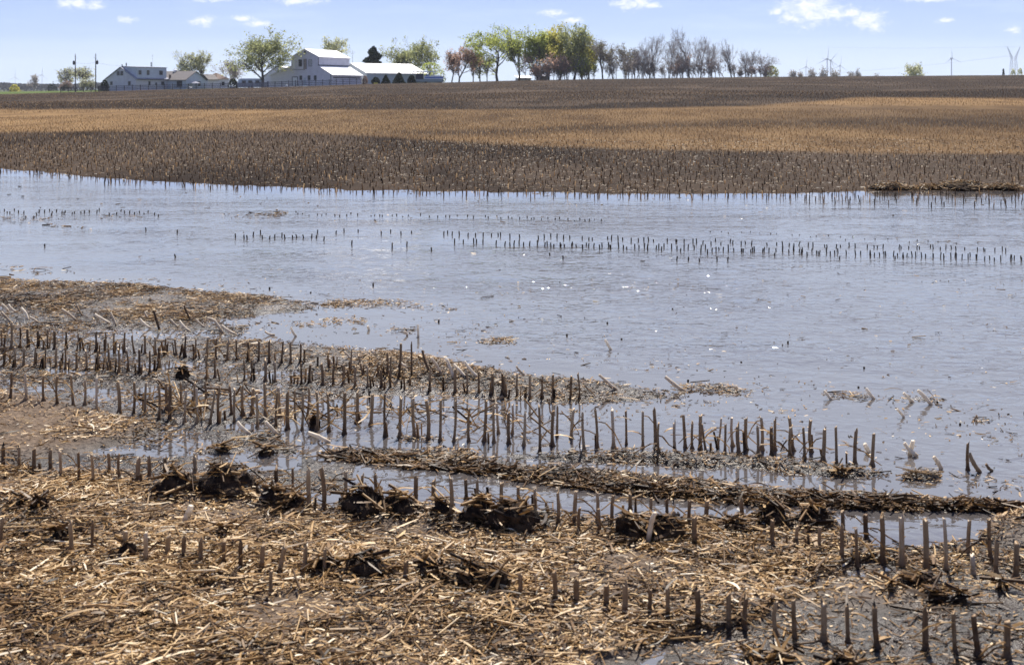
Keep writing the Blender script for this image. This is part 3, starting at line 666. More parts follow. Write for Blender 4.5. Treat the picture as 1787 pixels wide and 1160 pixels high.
fence('three rail dark fence at the far left beside the utility poles', (106, 172), 341, 341, 6, 1.45, (.35, .8, 1.2), M_fence)
fence('weathered board gate section between utility pole and farmhouse', (173, 188), 340, 340, 3, 1.75, (.15, .45, .75, 1.05, 1.35), M_fence, board=.2)
fence('long three rail dark fence in front of the farmhouse', (189, 412), 341, 344, 17, 1.5, (.35, .8, 1.25), M_fence)
fence('weathered close board fence below the big spreading tree', (414, 467), 344, 344, 5, 1.65, (.15, .50, .85, 1.2), M_fencegrey, board=.26)
fence('dark three rail corral fence in front of the barn', (468, 634), 344, 345, 15, 1.65, (.35, .85, 1.35), M_fence)

# utility poles and the line between them
def upole(px, side, label):
    D = 342; x = wx(px, D); z = gzz(x, D); o = thing('utility_pole', label, 'utility pole', (x, D, z))
    MB().lathe([(.17, -.3), (.15, 5), (.11, 10.6)], (0, 0, 0), 10).build('pole', M_pole, o)
    tr = MB().lathe([(.05, 7.75), (.28, 7.8), (.30, 8.0), (.30, 8.75), (.2, 8.85)], (side * .45, 0, 0), 12).build('transformer', M_trim, o)
    MB().tube((side * .45, 0, 8.8), (side * .45, 0, 9.1), .06).build('bushing', M_trim, tr)
    MB().lathe([(.05, 10.6), (.08, 10.65), (.08, 10.85), (.03, 10.9)], (0, 0, 0), 8).build('insulator', M_trim, o)
    MB().tube((-.03 * side, 0, 9.6), (-.55 * side, -.02, 9.7), .03).build('bracket', M_trim, o)
    return Vector((x, D, z + 10.0))
pa = upole(131.5, -1, 'left wooden utility pole with a transformer on its left side')
pb = upole(167, 1, 'right wooden utility pole with a transformer on its right side')
def wire(a, b, sag, r, label, name='power_line'):
    mb = MB(); n = 14; prev = None
    for i in range(n + 1):
        t_ = i / n; p = a.lerp(b, t_); p.z -= sag * 4 * t_ * (1 - t_)
        if prev: mb.tube(prev, p, r, r, 4, False)
        prev = p.copy()
    tag(mb.build(name, M_turb if r > .05 else M_trim, None), label, 'power line')
wire(pa - Vector((0, 0, 1.6)), pb - Vector((0, 0, 1.6)), .35, .022, 'thin line strung between the two wooden utility poles')
hx = wx(211, 368); wire(pb - Vector((0, 0, 1.6)), Vector((hx, 368, gzz(hx, 366) + 7.6)), .3, .022, 'thin line from the right utility pole to the farmhouse roof')

# transmission tower and lines at the right edge
D = 1500; x = wx(1769, D); zb = gzz(x, D); o = thing('transmission_tower', 'faint steel lattice transmission tower with V shaped arms at the right edge', 'pylon', (x, D, zb))
s = mpx(D); zt = CH + (HY - 82) * s - zb; zw = CH + (HY - 101) * s - zb
lg = MB(); br = MB(); hw = lambda z: 5.0 * (1 - z / zw) + 2.6 * (z / zw)
cn = [(-1, -1), (1, -1), (1, 1), (-1, 1)]; nl = 8
for (cx_, cy_) in cn: lg.tube((cx_ * hw(0), cy_ * hw(0), 0), (cx_ * hw(zw), cy_ * hw(zw), zw), .22, .18, 4)
for j in range(nl):
    za, zc_ = zw * j / nl, zw * (j + 1) / nl
    for q in range(4):
        (a1, b1), (a2, b2) = cn[q], cn[(q + 1) % 4]
        br.tube((a1 * hw(za), b1 * hw(za), za), (a2 * hw(zc_), b2 * hw(zc_), zc_), .11, .11, 3).tube((a2 * hw(za), b2 * hw(za), za), (a1 * hw(zc_), b1 * hw(zc_), zc_), .11, .11, 3)
lg.build('tower_leg', M_turb, o); br.build('bracing', M_turb, o)
for sg in (-1, 1):
    mb = MB()
    for yy in (-1.2, 1.2): mb.tube((sg * 1.2, yy, zw), (sg * 8.0, yy * .3, zt), .2, .14, 4).tube((sg * 2.8, yy, zw - 1), (sg * 8.0, yy * .3, zt), .2, .14, 4)
    for q in (.2, .4, .6, .8): mb.tube((sg * (1.2 + 6.8 * q), -1.2 + .9 * q, zw + (zt - zw) * q), (sg * (2.8 + 5.2 * q), 1.2 - .9 * q, zw - 1 + (zt - zw + 1) * q), .12, .12, 3)
    mb.tube((sg * 2.6, 0, zw - .5), (sg * 7.5, 0, zw + 2.4), .15, .1, 3); mb.build('tower_arm', M_turb, o)
MB().tube((-8, 0, zt), (8, 0, zt - .3), .10, .10, 3).build('crossbar', M_turb, o)
wire(Vector((x - 7.5, D, zb + zw + 2)), Vector((wx(1340, 1800), 1800, CH + (HY - 133) * mpx(1800))), 4, .09, 'thin sagging line running left from the tower arm')
wire(Vector((x - 8, D, zb + zt)), Vector((wx(1420, 1900), 1900, CH + (HY - 82) * mpx(1900))), 2, .07, 'faint upper line running left from the tower top')

# wind turbines
def turbine(px, hub_y, rpx, rot, label, D):
    s = mpx(D); x = wx(px, D); z = -1.6; hz = CH + (HY - hub_y) * s - z; Rb = rpx * s; o = thing('wind_turbine', label, 'wind turbine', (x, D, z))
    MB().lathe([(hz * .022, 0), (hz * .019, hz * .3), (hz * .013, hz * .98)], (0, 0, 0), 14).build('tower', M_turb, o, 0, True)
    MB().box(-hz * .022, hz * .022, -hz * .05, hz * .07, hz * .975, hz * 1.022).build('nacelle', M_turb, o)
    hb = MB().lathe([(hz * .004, -hz * .02), (hz * .02, 0), (hz * .022, hz * .03)], (0, 0, 0), 10).build('hub', M_turb, o); hb.rotation_euler = (R(90), 0, 0); hb.location = (0, -hz * .05, hz)
    for q in range(3):
        a = R(rot + 120 * q); mb = MB(); w0 = Rb * .045
        pts = [(0, w0 * .5), (Rb * .18, w0), (Rb * .5, w0 * .7), (Rb, w0 * .15)]; vs = []
        for (l_, w_) in pts:
            for (ox, oy) in ((-w_ * .3, -.12), (w_ * .7, 0), (-w_ * .3, .12)):
                vs.append((l_ * math.sin(a) + ox * math.cos(a), -hz * .07 + oy * Rb * .05, hz + l_ * math.cos(a) - ox * math.sin(a)))
        fs = [(3*j+i, 3*j+(i+1)%3, 3*j+3+(i+1)%3, 3*j+3+i) for j in range(3) for i in range(3)] + [(0, 1, 2), (9, 10, 11)]
        mb.add(vs, fs).build('blade', M_turb, o)
turbine(26.5, 135, 14, 4, 'leftmost tiny wind turbine at the left picture edge', 5600)
turbine(73.5, 131, 15, 8, 'small wind turbine left of the utility poles', 5000)
turbine(1406.5, 117, 18, 5, 'short turbine standing left of the close pair on the right horizon', 4200)
turbine(1443.5, 103, 22, 4, 'tallest wind turbine, left one of the close pair', 3100)
turbine(1449.5, 105.5, 18, 40, 'right turbine of the close pair, half hidden by its neighbour', 3350)
turbine(1466, 115, 17, 7, 'turbine standing just right of the close pair', 4300)
turbine(1660.5, 102, 18, -6, 'lone wind turbine between round tree and lattice tower', 3200)

# ------------------------------------------------------------------ trees
class Tree:
    def __init__(s, seed): s.rg = random.Random(seed); s.seg = []; s.tips = []
    def grow(s, p, d, L, r, lev, maxlev, spread, up, nch, wind=0.0, low=.18):
        n = 4 if lev < 2 else 3; rg = s.rg; q = p.copy(); dv = d.copy(); kids = []
        for i in range(n):
            dv = (dv + Vector((rg.gauss(0, .13) + wind * .10 * (lev > 0), rg.gauss(0, .13), up * .10))).normalized()
            q2 = q + dv * (L / n); r2 = max(.012, r * (1 - .6 / n)) if lev else r * (1 - .40 / n)
            s.seg.append((q.copy(), q2.copy(), r, r2, lev)); q, r = q2, r2; kids.append((q.copy(), dv.copy(), r, (i + 1) / n))
        if lev >= maxlev: s.tips += [k[0] for k in kids]; return
        if lev >= maxlev - 1: s.tips += [k[0] for k in kids[1:]]
        k = nch[min(lev, len(nch) - 1)]
        for j in range(k):
            i = min(n - 1, int((low + (1 - low) * (j + rg.random()) / k) * n)) if lev == 0 else rg.randrange(n)
            b, dv0, rr, fr_ = kids[i]; az = 2.4 * j + rg.uniform(0, 1.2) + rg.random() * .6; sp_ = spread * rg.uniform(.7, 1.25)
            a = dv0.orthogonal().normalized(); a = Matrix.Rotation(az, 3, dv0) @ a
            nd = (dv0 * math.cos(sp_) + a * math.sin(sp_)).normalized()
            s.grow(b, nd, L * rg.uniform(.50, .78) * (1.0 if lev else (1.30 - .62 * fr_)), rr * rg.uniform(.5, .7), lev + 1, maxlev, spread, up, nch, wind, low)
def tubes_np(segs, minr):
    V = []; Qs = []; b = 0
    for (p, q, r0, r1, lev) in segs:
        k = 6 if lev == 0 else 4 if lev == 1 else 3
        d = (q - p).normalized(); a = d.orthogonal().normalized(); c = d.cross(a); r0 = max(r0, minr); r1 = max(r1, minr)
        for cc, r in ((p, r0), (q, r1)):
            for i in range(k): t_ = 2 * math.pi * i / k; V.append(tuple(cc + a * (r * math.cos(t_)) + c * (r * math.sin(t_))))
        Qs += [(b + i, b + (i + 1) % k, b + k + (i + 1) % k, b + k + i) for i in range(k)]; b += 2 * k
    return np.array(V), np.array(Qs)
def leaf_cards(P, size, seed, flat=0.0):
    rg = np.random.default_rng(seed); n = len(P); M = rotm(rg.uniform(0, 6.28, n), rg.normal(0, .9, n), rg.uniform(0, 6.28, n)); sz = size * rg.uniform(.5, 1.4, n)
    loc = np.array([(-.5, -.22, 0), (.5, -.30, .1), (.45, .30, 0), (-.4, .26, -.08)])
    V = np.einsum('nij,kj->nki', M, loc) * sz[:, None, None] + P[:, None, :]
    return V.reshape(-1, 3), np.arange(4 * n).reshape(-1, 4), np.repeat(rg.uniform(0, 1, n), 4)
def tree(name, label, px, top, wpx, D, leaf, nleaf, lsize, seed, cat='tree', group=None, kind='round', bark=None, wind=0.0, trunk_r=None, maxlev=4, minr=.03, trunkf=.55, lean=0.0, base=None, spread=.70, up=.6, nch=(10, 4, 4, 3), low=.10):
    x = wx(px, D); z = gzz(x, D) if base is None else base; s = mpx(D); h = CH + (HY - top) * s - z; wd = wpx * s
    o = thing(name, label, cat, (x, D, z - .15), 0, group); T = Tree(seed)
    r0 = trunk_r or h * .020
    T.grow(Vector((0, 0, 0)), Vector((lean, 0, 1)).normalized(), h * trunkf, r0, 0, maxlev, spread, up, nch, wind, low)
    V, Qs = tubes_np(T.seg, 0.0); ex = np.percentile(V[:, 0], [.5, 99.5]); tz_ = np.percentile(V[:, 2], 99.8)
    wd *= 1.12 if nleaf > 500 else 1.0; kx = wd / max(ex[1] - ex[0], .1); kz = h / tz_; sc = np.array([kx, kx, kz])
    segs = [(Vector(p[i] * sc[i] for i in range(3)), Vector(q[i] * sc[i] for i in range(3)), a, b_, l) for p, q, a, b_, l in T.seg]
    big = [g for g in segs if g[4] <= 1]; tw = [g for g in segs if g[4] > 1]
    V, Qs = tubes_np(big, .05); link('trunk', np_mesh('trunk', V, Qs, bark or M_bark, None, True), o)
    tips = np.array([tuple(p) for p in T.tips]) * sc
    cr_ = None
    if nleaf:
        rg = np.random.default_rng(seed); P = tips[rg.integers(0, len(tips), nleaf)] + rg.normal(0, lsize * .9, (nleaf, 3)); P[:, 2] = np.maximum(P[:, 2], .3)
        if wind: P[:, 0] += wind * np.clip(P[:, 2] / h - .45, 0, 1) * wd * .12
        v, q, t_ = leaf_cards(P, lsize, seed); cr_ = link('crown', np_mesh('crown', v, q, LEAF[leaf], {'tone': t_}), o)
    if tw:
        V, Qs = tubes_np(tw, minr); link('twigs' if cr_ else 'crown', np_mesh('twigs', V, Qs, M_barkpale if leaf in ('twig', 'olive') else (bark or M_bark), None, False), o)
    return o
def shrub(name, label, px, top, wpx, D, leaf, n, lsize, seed, cat='shrub', group=None, shape='dome', base=None):
    x = wx(px, D); z = gzz(x, D) if base is None else base; s = mpx(D); h = CH + (HY - top) * s - z; wd = wpx * s
    o = thing(name, label, cat, (x, D, z), 0, group); rg = np.random.default_rng(seed)
    q = rg.uniform(.02, 1, n); ph = rg.uniform(0, 6.28, n)
    if shape == 'cone': rr = .5 * (1 - q) ** .75 + .03
    elif shape == 'pine': rr = .5 * np.clip((1 - q) ** .55 * (.80 + .32 * np.sin(q * 26 + ph)), .03, .6)
    else: rr = .5 * np.sqrt(np.clip(1 - (q * 1.05 - .25) ** 2 / .68, .02, 1))
    lump = .75 + .5 * fbm(np.cos(ph) * 1.5 + 7 + seed, np.sin(ph) * 1.5 + q * 4, seed, 3)
    rad = np.sqrt(rg.uniform(.35, 1, n)) * rr * lump * wd
    P = np.stack([rad * np.cos(ph), rad * np.sin(ph), q * h * (.9 + .2 * lump - .1)], -1)
    v, f_, t_ = leaf_cards(P, lsize, seed); link('crown', np_mesh('crown', v, f_, LEAF[leaf], {'tone': t_}), o)
    mb = MB(); mb.tube((0, 0, -.2), (0, 0, h * .55), max(.06, h * .02), .03, 6)
    for j in range(7): a = 2.4 * j; mb.tube((0, 0, h * .05 * j), (math.cos(a) * wd * .28, math.sin(a) * wd * .28, h * (.25 + .07 * j)), .04, .02, 4)
    mb.build('trunk', M_bark, o); return o

def brush(name, label, px, top, wpx, D, leaf, n, lsize, seed, group=None, cat='shrub', stems=9):
    x = wx(px, D); z = gzz(x, D); s = mpx(D); h = CH + (HY - top) * s - z; wd = wpx * s
    o = thing(name, label, cat, (x, D, z), 0, group); rg = random.Random(seed); T = Tree(seed)
    for j in range(stems):
        xx = rg.uniform(-.5, .5) * wd * .75; hh = h * rg.uniform(.45, 1.0)
        T.grow(Vector((xx, rg.uniform(-1, 1), -.1)), Vector((rg.gauss(0, .22), rg.gauss(0, .15), 1)).normalized(), hh * .62, hh * .012 + .03, 0, 3, .55, .7, (6, 4, 2), 0.0, .05)
    V, Qs = tubes_np(T.seg, .04); tips = np.array([tuple(p) for p in T.tips])
    kz = h / max(np.percentile(V[:, 2], 99.5), .1); V[:, 2] *= kz; tips[:, 2] *= kz
    link('trunk', np_mesh('trunk', V, Qs, M_barkpale, None, False), o)
    r2 = np.random.default_rng(seed); P = tips[r2.integers(0, len(tips), n)] + r2.normal(0, lsize, (n, 3)); P[:, 2] = np.abs(P[:, 2]) + .05
    v, f_, t_ = leaf_cards(P, lsize, seed); link('crown', np_mesh('crown', v, f_, LEAF[leaf], {'tone': t_}), o)
    return o
GB = 'bare trees along the crest'; GG = 'green trees of the grove'
tree('spreading_tree', 'big spreading tree with thin grey green leaves left of the barn', 458, 52, 104, 352, 'green', 5200, .46, 3, bark=M_bark, trunk_r=.46, trunkf=.5, nch=(11, 5, 4, 3), spread=.80, up=.35, low=.12)
tree('leafy_tree', 'light green tree top rising behind the barn roof', 576, 67, 50, 425, 'pale', 2200, .55, 4)
shrub('pine_tree', 'dark pine standing behind the machine shed roof', 652, 83, 62, 412, 'pine', 3400, .75, 5, 'tree', None, 'pine')
tree('young_tree', 'pale green tree, left of the pair behind the farmhouse wing', 327, 90, 36, 402, 'pale', 1100, .42, 6, spread=.5)
tree('young_tree', 'pale green tree, right of the pair behind the farmhouse wing', 352, 88, 38, 404, 'pale', 1200, .42, 7, spread=.5)
tree('bare_tree', 'bare bluish grey tree between farmhouse and big tree', 398, 99, 46, 408, 'twig', 900, .35, 8, bark=M_barkpale, maxlev=4)
tree('bare_tree', 'slim bare sapling right of the bluish grey tree', 409, 112, 16, 396, 'twig', 160, .3, 9, bark=M_barkpale)
shrub('shrub', 'small dark shrub at the left end of the farmhouse', 183, 140, 14, 352, 'shrub', 500, .4, 10)
shrub('shrub', 'dark bush between the small house and the camper', 407, 138, 16, 362, 'shrub', 500, .4, 12)
GS_ = 'round dark shrubs along the machine shed'
shrub('round_shrub', 'smallest dark round shrub at left along the machine shed', 656, 135.5, 15, 352, 'shrub', 700, .34, 13, group=GS_)
shrub('round_shrub', 'dark dome shaped shrub, second along the machine shed', 673.5, 131.5, 16, 352, 'shrub', 900, .34, 14, group=GS_, shape='cone')
shrub('round_shrub', 'largest browner pointed shrub along the machine shed', 696.5, 127, 23, 352, 'shrub', 1300, .36, 15, group=GS_, shape='cone')
shrub('round_shrub', 'very dark round shrub nearest the pontoon boat', 718.5, 132.5, 15, 349, 'pine', 900, .34, 16, group=GS_)
shrub('rusty_shrub', 'thin rusty brown shrub at the corner of barn and shed', 637, 133, 10, 352, 'brownshrub', 420, .3, 17)
tree('green_tree', 'windswept light green tree right of the machine shed roof', 722, 70, 66, 414, 'green', 3000, .46, 18, wind=-.9, lean=-.15)
tree('green_tree', 'narrow green and grey tree behind the pontoon boat', 752, 68, 46, 408, 'green', 2600, .45, 19, wind=-.4)
shrub('green_shrub', 'bright green bush behind the canopy of the pontoon boat', 752, 110, 52, 380, 'vivid', 900, .42, 20)
tree('red_tree', 'reddish brown budding tree with two leaning trunks', 801, 79, 52, 386, 'red', 2300, .40, 22, trunk_r=.28, spread=.6, up=.8)
tree('red_tree', 'smaller reddish tree touching the left side of the budding one', 788, 84, 30, 388, 'red', 800, .38, 23)
for i, (px_, top, wd, lab) in enumerate([(826, 92, 26, 'slim sparse tree just right of the reddish trees'), (838, 80, 24, 'slim sparse tree left of the tall windswept tree'), (850, 96, 18, 'thin young trunk at the foot of the windswept tree')]):
    tree('slim_tree', lab, px_, top, wd, 390 + 3 * i, 'green', 420, .38, 24 + i, group='slim trees before the grove', bark=M_bark)
tree('windswept_tree', 'tall dark trunked tree with green crown blown to the left', 868, 44, 88, 384, 'vivid', 3600, .46, 30, wind=-1.0, trunk_r=.45, spread=.66, nch=(7, 4, 4, 3))
tree('windswept_tree', 'tall narrow green tree just right of the windswept crown', 906, 46, 38, 390, 'vivid', 2200, .45, 31, wind=-.8, trunkf=.7, spread=.45)
for i, (px_, top, wd, lf, n, lab) in enumerate([(938, 55, 44, 'vivid', 2000, 'green tree at the left front of the grove'), (958, 56, 40, 'vivid', 2000, 'narrow green tree second from left in the grove'), (978, 43, 54, 'gold', 3200, 'tallest yellow green tree in the grove middle'),
        (1002, 45, 52, 'green', 3000, 'broad soft green tree at the back of the grove'), (1016, 62, 46, 'gold', 2600, 'golden green tree at the right edge of the grove'), (1028, 72, 30, 'vivid', 1400, 'small green tree closing the grove at right')]):
    tree('grove_tree', lab, px_, top, wd * 1.15, 388 + 4 * (i % 3), lf, int(n * 2.0), .46, 40 + i, group=GG, wind=-.5, trunkf=.6, spread=.65, up=.8, low=.03, nch=(11, 4, 4, 3))
for i, (px_, top, wd, lf, lab) in enumerate([(935, 98, 60, 'red', 'reddish low undergrowth bush at the left foot of the grove'), (975, 98, 48, 'red', 'reddish brown bush under the tallest grove tree'), (1003, 96, 56, 'gold', 'yellow green bush at the middle foot of the grove'), (1026, 98, 42, 'vivid', 'green bush at the right foot of the grove')]):
    brush('undergrowth_bush', lab, px_, top, wd, 383 + i, lf, 1700, .42, 50 + i, group='bushes at the foot of the grove')
for i, (px_, top, wd, n, lab) in enumerate([(1052, 68, 34, 1100, 'olive budding tree right beside the grove'), (1070, 78, 28, 700, 'lower olive tree second right of the grove'), (1092, 76, 30, 800, 'olive twiggy tree third right of the grove'), (1108, 84, 24, 500, 'small olive tree before the first tall bare tree')]):
    tree('olive_tree', lab, px_, top, wd, 386 + 3 * i, 'olive', n, .36, 60 + i, group='olive trees right of the grove', spread=.42, up=.9)
BT = [(1120, 74, 22, 'slender bare tree leftmost of the bare row'), (1134, 60, 36, 'tall bare tree with forked top, left in the bare row'), (1168, 54, 32, 'tall narrow bare tree standing alone left of the biggest'), (1203, 48, 50, 'biggest bare tree with two fine twiggy crowns'),
      (1222, 62, 38, 'bare tree leaning right beside the biggest one'), (1243, 74, 30, 'thin bare tree right of the leaning one'), (1277, 68, 36, 'lone dark trunked bare tree right of the thicket'), (1301, 88, 20, 'small bare tree with dark foot left of the slim pair'),
      (1311, 86, 26, 'slim pale bare tree fourth from the right end'), (1334, 94, 40, 'forked V shaped bare tree at the right end of the row'), (1282, 106, 18, 'low bent bare sapling beside the lone bare tree'), (1188, 92, 22, 'short crooked bare tree left of the biggest one')]
for i, (px_, top, wd, lab) in enumerate(BT):
    tree('bare_tree', lab, px_, top, wd * 1.15, 386 + 4 * (i % 3), 'twig', 60, .24, 70 + i, group=GB, low=.03, spread=.50 if i != 9 else .62, up=.75, minr=.022, trunkf=.62 if i != 9 else .4, bark=M_bark, nch=(9, 5, 4, 3), trunk_r=.24 if i in (1, 3, 6) else .17)
for i, (px_, top, wd, lf, lab) in enumerate([(1078, 104, 40, 'olive', 'olive brush below the olive trees'), (1108, 102, 40, 'twig', 'grey brush left of the tall forked bare tree'), (1132, 108, 24, 'twig', 'narrow grey brush under the tall forked bare tree'), (1160, 104, 40, 'twig', 'dusky brush under the tall narrow bare tree'), (1190, 104, 34, 'red', 'reddish brush below the crooked bare tree'), (1218, 100, 40, 'twig', 'tall dusky brush at the foot of the biggest bare tree'), (1246, 110, 36, 'brownshrub', 'dark brown brush at the right end of the thicket'), (1300, 124, 30, 'twig', 'low grey brush below the slim bare pair'), (1330, 124, 22, 'brownshrub', 'low dark brush left of the green bush')]):
    brush('brush_thicket', lab, px_, top - 9, wd * 1.4, 384 + (i % 4), lf, 560, .28, 90 + i, group='brush under the bare trees')
shrub('green_shrub', 'rounded light green bush at the right end of the tree row', 1346, 116, 26, 388, 'green', 700, .42, 101)
# beyond the crest on the right
for i, (px_, top, wd, lab) in enumerate([(1384, 122, 14, 'leftmost tiny bare tree beyond the crest at right'), (1396, 126, 10, 'smallest bare bush between the leftmost tiny trees and turbine'), (1419, 118, 16, 'tiny bare tree between the first turbine and the pair'), (1436, 117, 16, 'tiny bare tree touching the close pair of turbines'), (1458, 119, 14, 'tiny bare tree under the turbine right of the pair'), (1484, 124, 14, 'low grey bush right of the turbine cluster'), (1497, 121, 10, 'last small bare tree right of the turbine cluster'), (1533, 128, 14, 'barely visible bush far left of the round tree')]):
    tree('distant_tree', lab, px_, top, wd, 610 + 8 * i, 'twig', 300, .6, 110 + i, group='tiny bare trees beyond the crest', bark=M_barkpale, minr=.06, maxlev=3)
tree('round_tree', 'lone round pale green tree on the right horizon', 1596, 113, 29, 600, 'pale', 1100, .7, 120, maxlev=3, minr=.06)
shrub('dark_evergreen', 'small dark pointed evergreen left of the lattice tower', 1751, 121, 8, 600, 'pine', 300, .7, 121, 'tree', None, 'cone')
shrub('green_shrub', 'pale bush at the foot of the lattice tower', 1768, 121, 10, 590, 'pale', 260, .7, 122)
shrub('green_shrub', 'pale bush at the right picture edge beyond the crest', 1780, 120, 10, 592, 'pale', 260, .7, 123)
# beyond on the left
tree('distant_tree', 'pale leafless tree just left of the left utility pole', 124, 119, 34, 520, 'pale', 500, .55, 130, minr=.05)
tree('distant_tree', 'pale round tree between the two utility poles', 146, 116, 34, 540, 'pale', 700, .55, 131, minr=.05)
tree('distant_tree', 'slim bare tree far left beside the small wind turbine', 60, 131, 18, 700, 'twig', 400, .6, 132, bark=M_barkpale, minr=.06, maxlev=3)
shrub('yellow_shrub', 'yellow green round bush on the far left meadow', 25, 148.5, 20, 640, 'gold', 600, .6, 133)
shrub('dark_evergreen', 'dark bush between far wood and left utility pole', 91, 148, 18, 900, 'pine', 400, .8, 134)
brush('brush_thicket', 'brown brush behind the left rail fence', 115, 143, 30, 480, 'brownshrub', 700, .4, 135, group='brush behind the left fence')
brush('brush_thicket', 'pale brush right of the left utility pole', 152, 139, 30, 480, 'pale', 600, .4, 136, group='brush behind the left fence')
rg = np.random.default_rng(9); n = 9000; D = 1550; xx = rg.uniform(wx(-260, D), wx(260, D), n); top = 6.5 + 5.5 * fbm(xx * .035, xx * 0, 5, 4)
P = np.stack([xx, D + rg.uniform(-25, 25, n), -1.6 + np.sqrt(rg.random(n)) * top], -1); v, q, t_ = leaf_cards(P, 2.4, 9)
tag(link('far_wood', np_mesh('far_wood', v, q, leafmat('far_wood_leaf', (.055, .058, .062), (.12, .12, .12), .2), {'tone': t_})), 'low dusky line of far woods on the left horizon', 'woods', kind='stuff')

# ------------------------------------------------------------------ the air between here and the horizon
m, t = mat('thin_haze'); vol = t.n('ShaderNodeVolumePrincipled', {'Color': (.80, .87, 1.0, 1), 'Density': HAZE, 'Anisotropy': .2})
t.nt.links.new(vol.outputs[0], t.n('ShaderNodeOutputMaterial').inputs['Volume'])
tag(MB().box(-6500, 6500, -40, 8200, -5, 190).build('haze', m), 'thin pale haze lying over the whole field', 'haze', kind='stuff')

# ------------------------------------------------------------------ standing corn stubs, each one a thing (photo position of foot, height in photo pixels)
def stub_mesh(h, r, lean, seed, foot=.25, tone0=.5, cut=None):
    rg = np.random.default_rng(seed); k = 8; lv = [-.05, 0.0, .012, .03, .30 + rg.uniform(-.1, .1), .62 + rg.uniform(-.1, .1), .97, 1.0]
    nodez = lv[4]; V = []; T = []
    flare = rg.uniform(1.15, 1.6); ov = rg.uniform(.8, 1.0); yaw = rg.uniform(0, 3.14); bow = rg.normal(0, .022, 2) * h
    jag = rg.normal(0, r * .42, k); sp0 = int(rg.integers(k))
    if rg.random() < .4: jag[sp0] += rg.uniform(.006, .022); jag[(sp0 + 1) % k] += rg.uniform(.003, .014)
    for j, f_ in enumerate([-.12, 0, .07, .16, nodez - .025, nodez, nodez + .03, (nodez + 1) / 2, .95, 1.0]):
        rr = r * (flare * 1.35 if f_ <= 0 else flare if f_ < .08 else 1 + (flare - 1) * max(0, .2 - f_) * 3) * (1.16 if f_ == nodez else 1.0) * (1 - .10 * max(f_, 0)) * rg.uniform(.94, 1.05)
        cx = lean[0] * max(f_, 0) + bow[0] * math.sin(3.14 * max(f_, 0)); cy = lean[1] * max(f_, 0) + bow[1] * math.sin(3.14 * max(f_, 0))
        for i in range(k):
            a = 2 * math.pi * i / k
            dx, dy = math.cos(a) * rr, math.sin(a) * rr * ov
            dz = (jag[i] + r * .35 * math.cos(a + yaw) if f_ > .97 else .4 * jag[i] if f_ > .9 else 0)
            V.append((cx + dx * math.cos(yaw) - dy * math.sin(yaw), cy + dx * math.sin(yaw) + dy * math.cos(yaw), f_ * h + dz))
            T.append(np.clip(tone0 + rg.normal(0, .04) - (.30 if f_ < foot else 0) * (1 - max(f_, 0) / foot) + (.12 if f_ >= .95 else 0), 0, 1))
    nr = 10; Qs = []
    for j in range(nr - 1):
        for i in range(k): Qs.append((j*k+i, j*k+(i+1)%k, (j+1)*k+(i+1)%k, (j+1)*k+i))
    b = len(V); top = (nr - 1) * k
    V.append((lean[0] * .985, lean[1] * .985, h * .985)); T.append(min(1, tone0 + .25))
    for i in range(0, k, 2): Qs.append((top + i, top + (i + 1) % k, top + (i + 2) % k, b))
    return np_mesh('corn_stub', np.array(V), np.array(Qs), M_stub, {'tone': np.array(T)}, True)
def strip_mesh(pts, w, tone, name):
    """thin curled leaf along a chain of points"""
    V = []; Qs = []
    for j, p in enumerate(pts):
        w_ = w * (1 - .6 * j / (len(pts) - 1)); V += [(p[0] - w_, p[1], p[2]), (p[0], p[1] + w_ * .7, p[2] + .003), (p[0] + w_, p[1], p[2])]
        if j: a = 3 * (j - 1); Qs += [(a, a + 1, a + 4, a + 3), (a + 1, a + 2, a + 5, a + 4)]
    return np_mesh(name, np.array(V), np.array(Qs), M_litter, {'tone': np.full(len(V), tone)}, True)

ROW_A = [(3,950,905),(124,967,915),(160,963,917),(221,974,925),(255,979,932),(293,970,936),(322,976,939),(351,986,944),(390,988,946),(421,996,948),(457,996,952),(488,998,957),(531,998,957),(565,1005,960),(474,1036,998),(707,1012,981),(907,1039,1005),(970,1048,1000),(1007,1053,1015),(1058,1058,1024),(1090,1067,1024),(1133,1070,1032),(1165,1077,1029),(1217,1088,1032),(1271,1093,1039),(1300,1098,1043),(1355,1108,1050),(1387,1112,1050),(1437,1117,1058),(1480,1120,1060),(1531,1129,1063),(1616,1134,1069),(1667,1139,1072),(1708,1143,1077),(1757,1146,1086)]
ROW_B = [(5,817,781),(31,820,782),(59,826,784),(89,819,786),(107,834,788),(138,844,791),(162,846,793),(189,829,794),(209,836,794),(242,839,800),(260,834,801),(286,838,801),(340,826,800),(426,840,812),(483,843,819),(509,874,819),(540,891,822),(565,894,822),(602,866,824),(632,860,831),(657,868,829),(725,881,834),(757,867,841),(786,905,838),(814,870,838),(833,874,841),(876,877,843),(905,874,850),(933,884,855),(974,912,862),(1002,912,860),(1012,932,888),(1040,915,862),(1047,932,891),(1069,919,865),(1100,888,863),(1134,901,870),(1165,901,872),(1202,920,874),(1232,915,877),(1213,950,905),(1297,919,875),(1334,908,881),(1350,958,910),(1390,957,920),(1430,960,922),(1471,926,893),(1468,977,925),(1496,989,925),(1513,943,900),(1539,981,903),(1574,986,905),(1616,994,908),(1651,994,907),(1689,969,910),(1729,977,908),(1697,1000,970),(1738,1001,948),(1773,1008,951)]
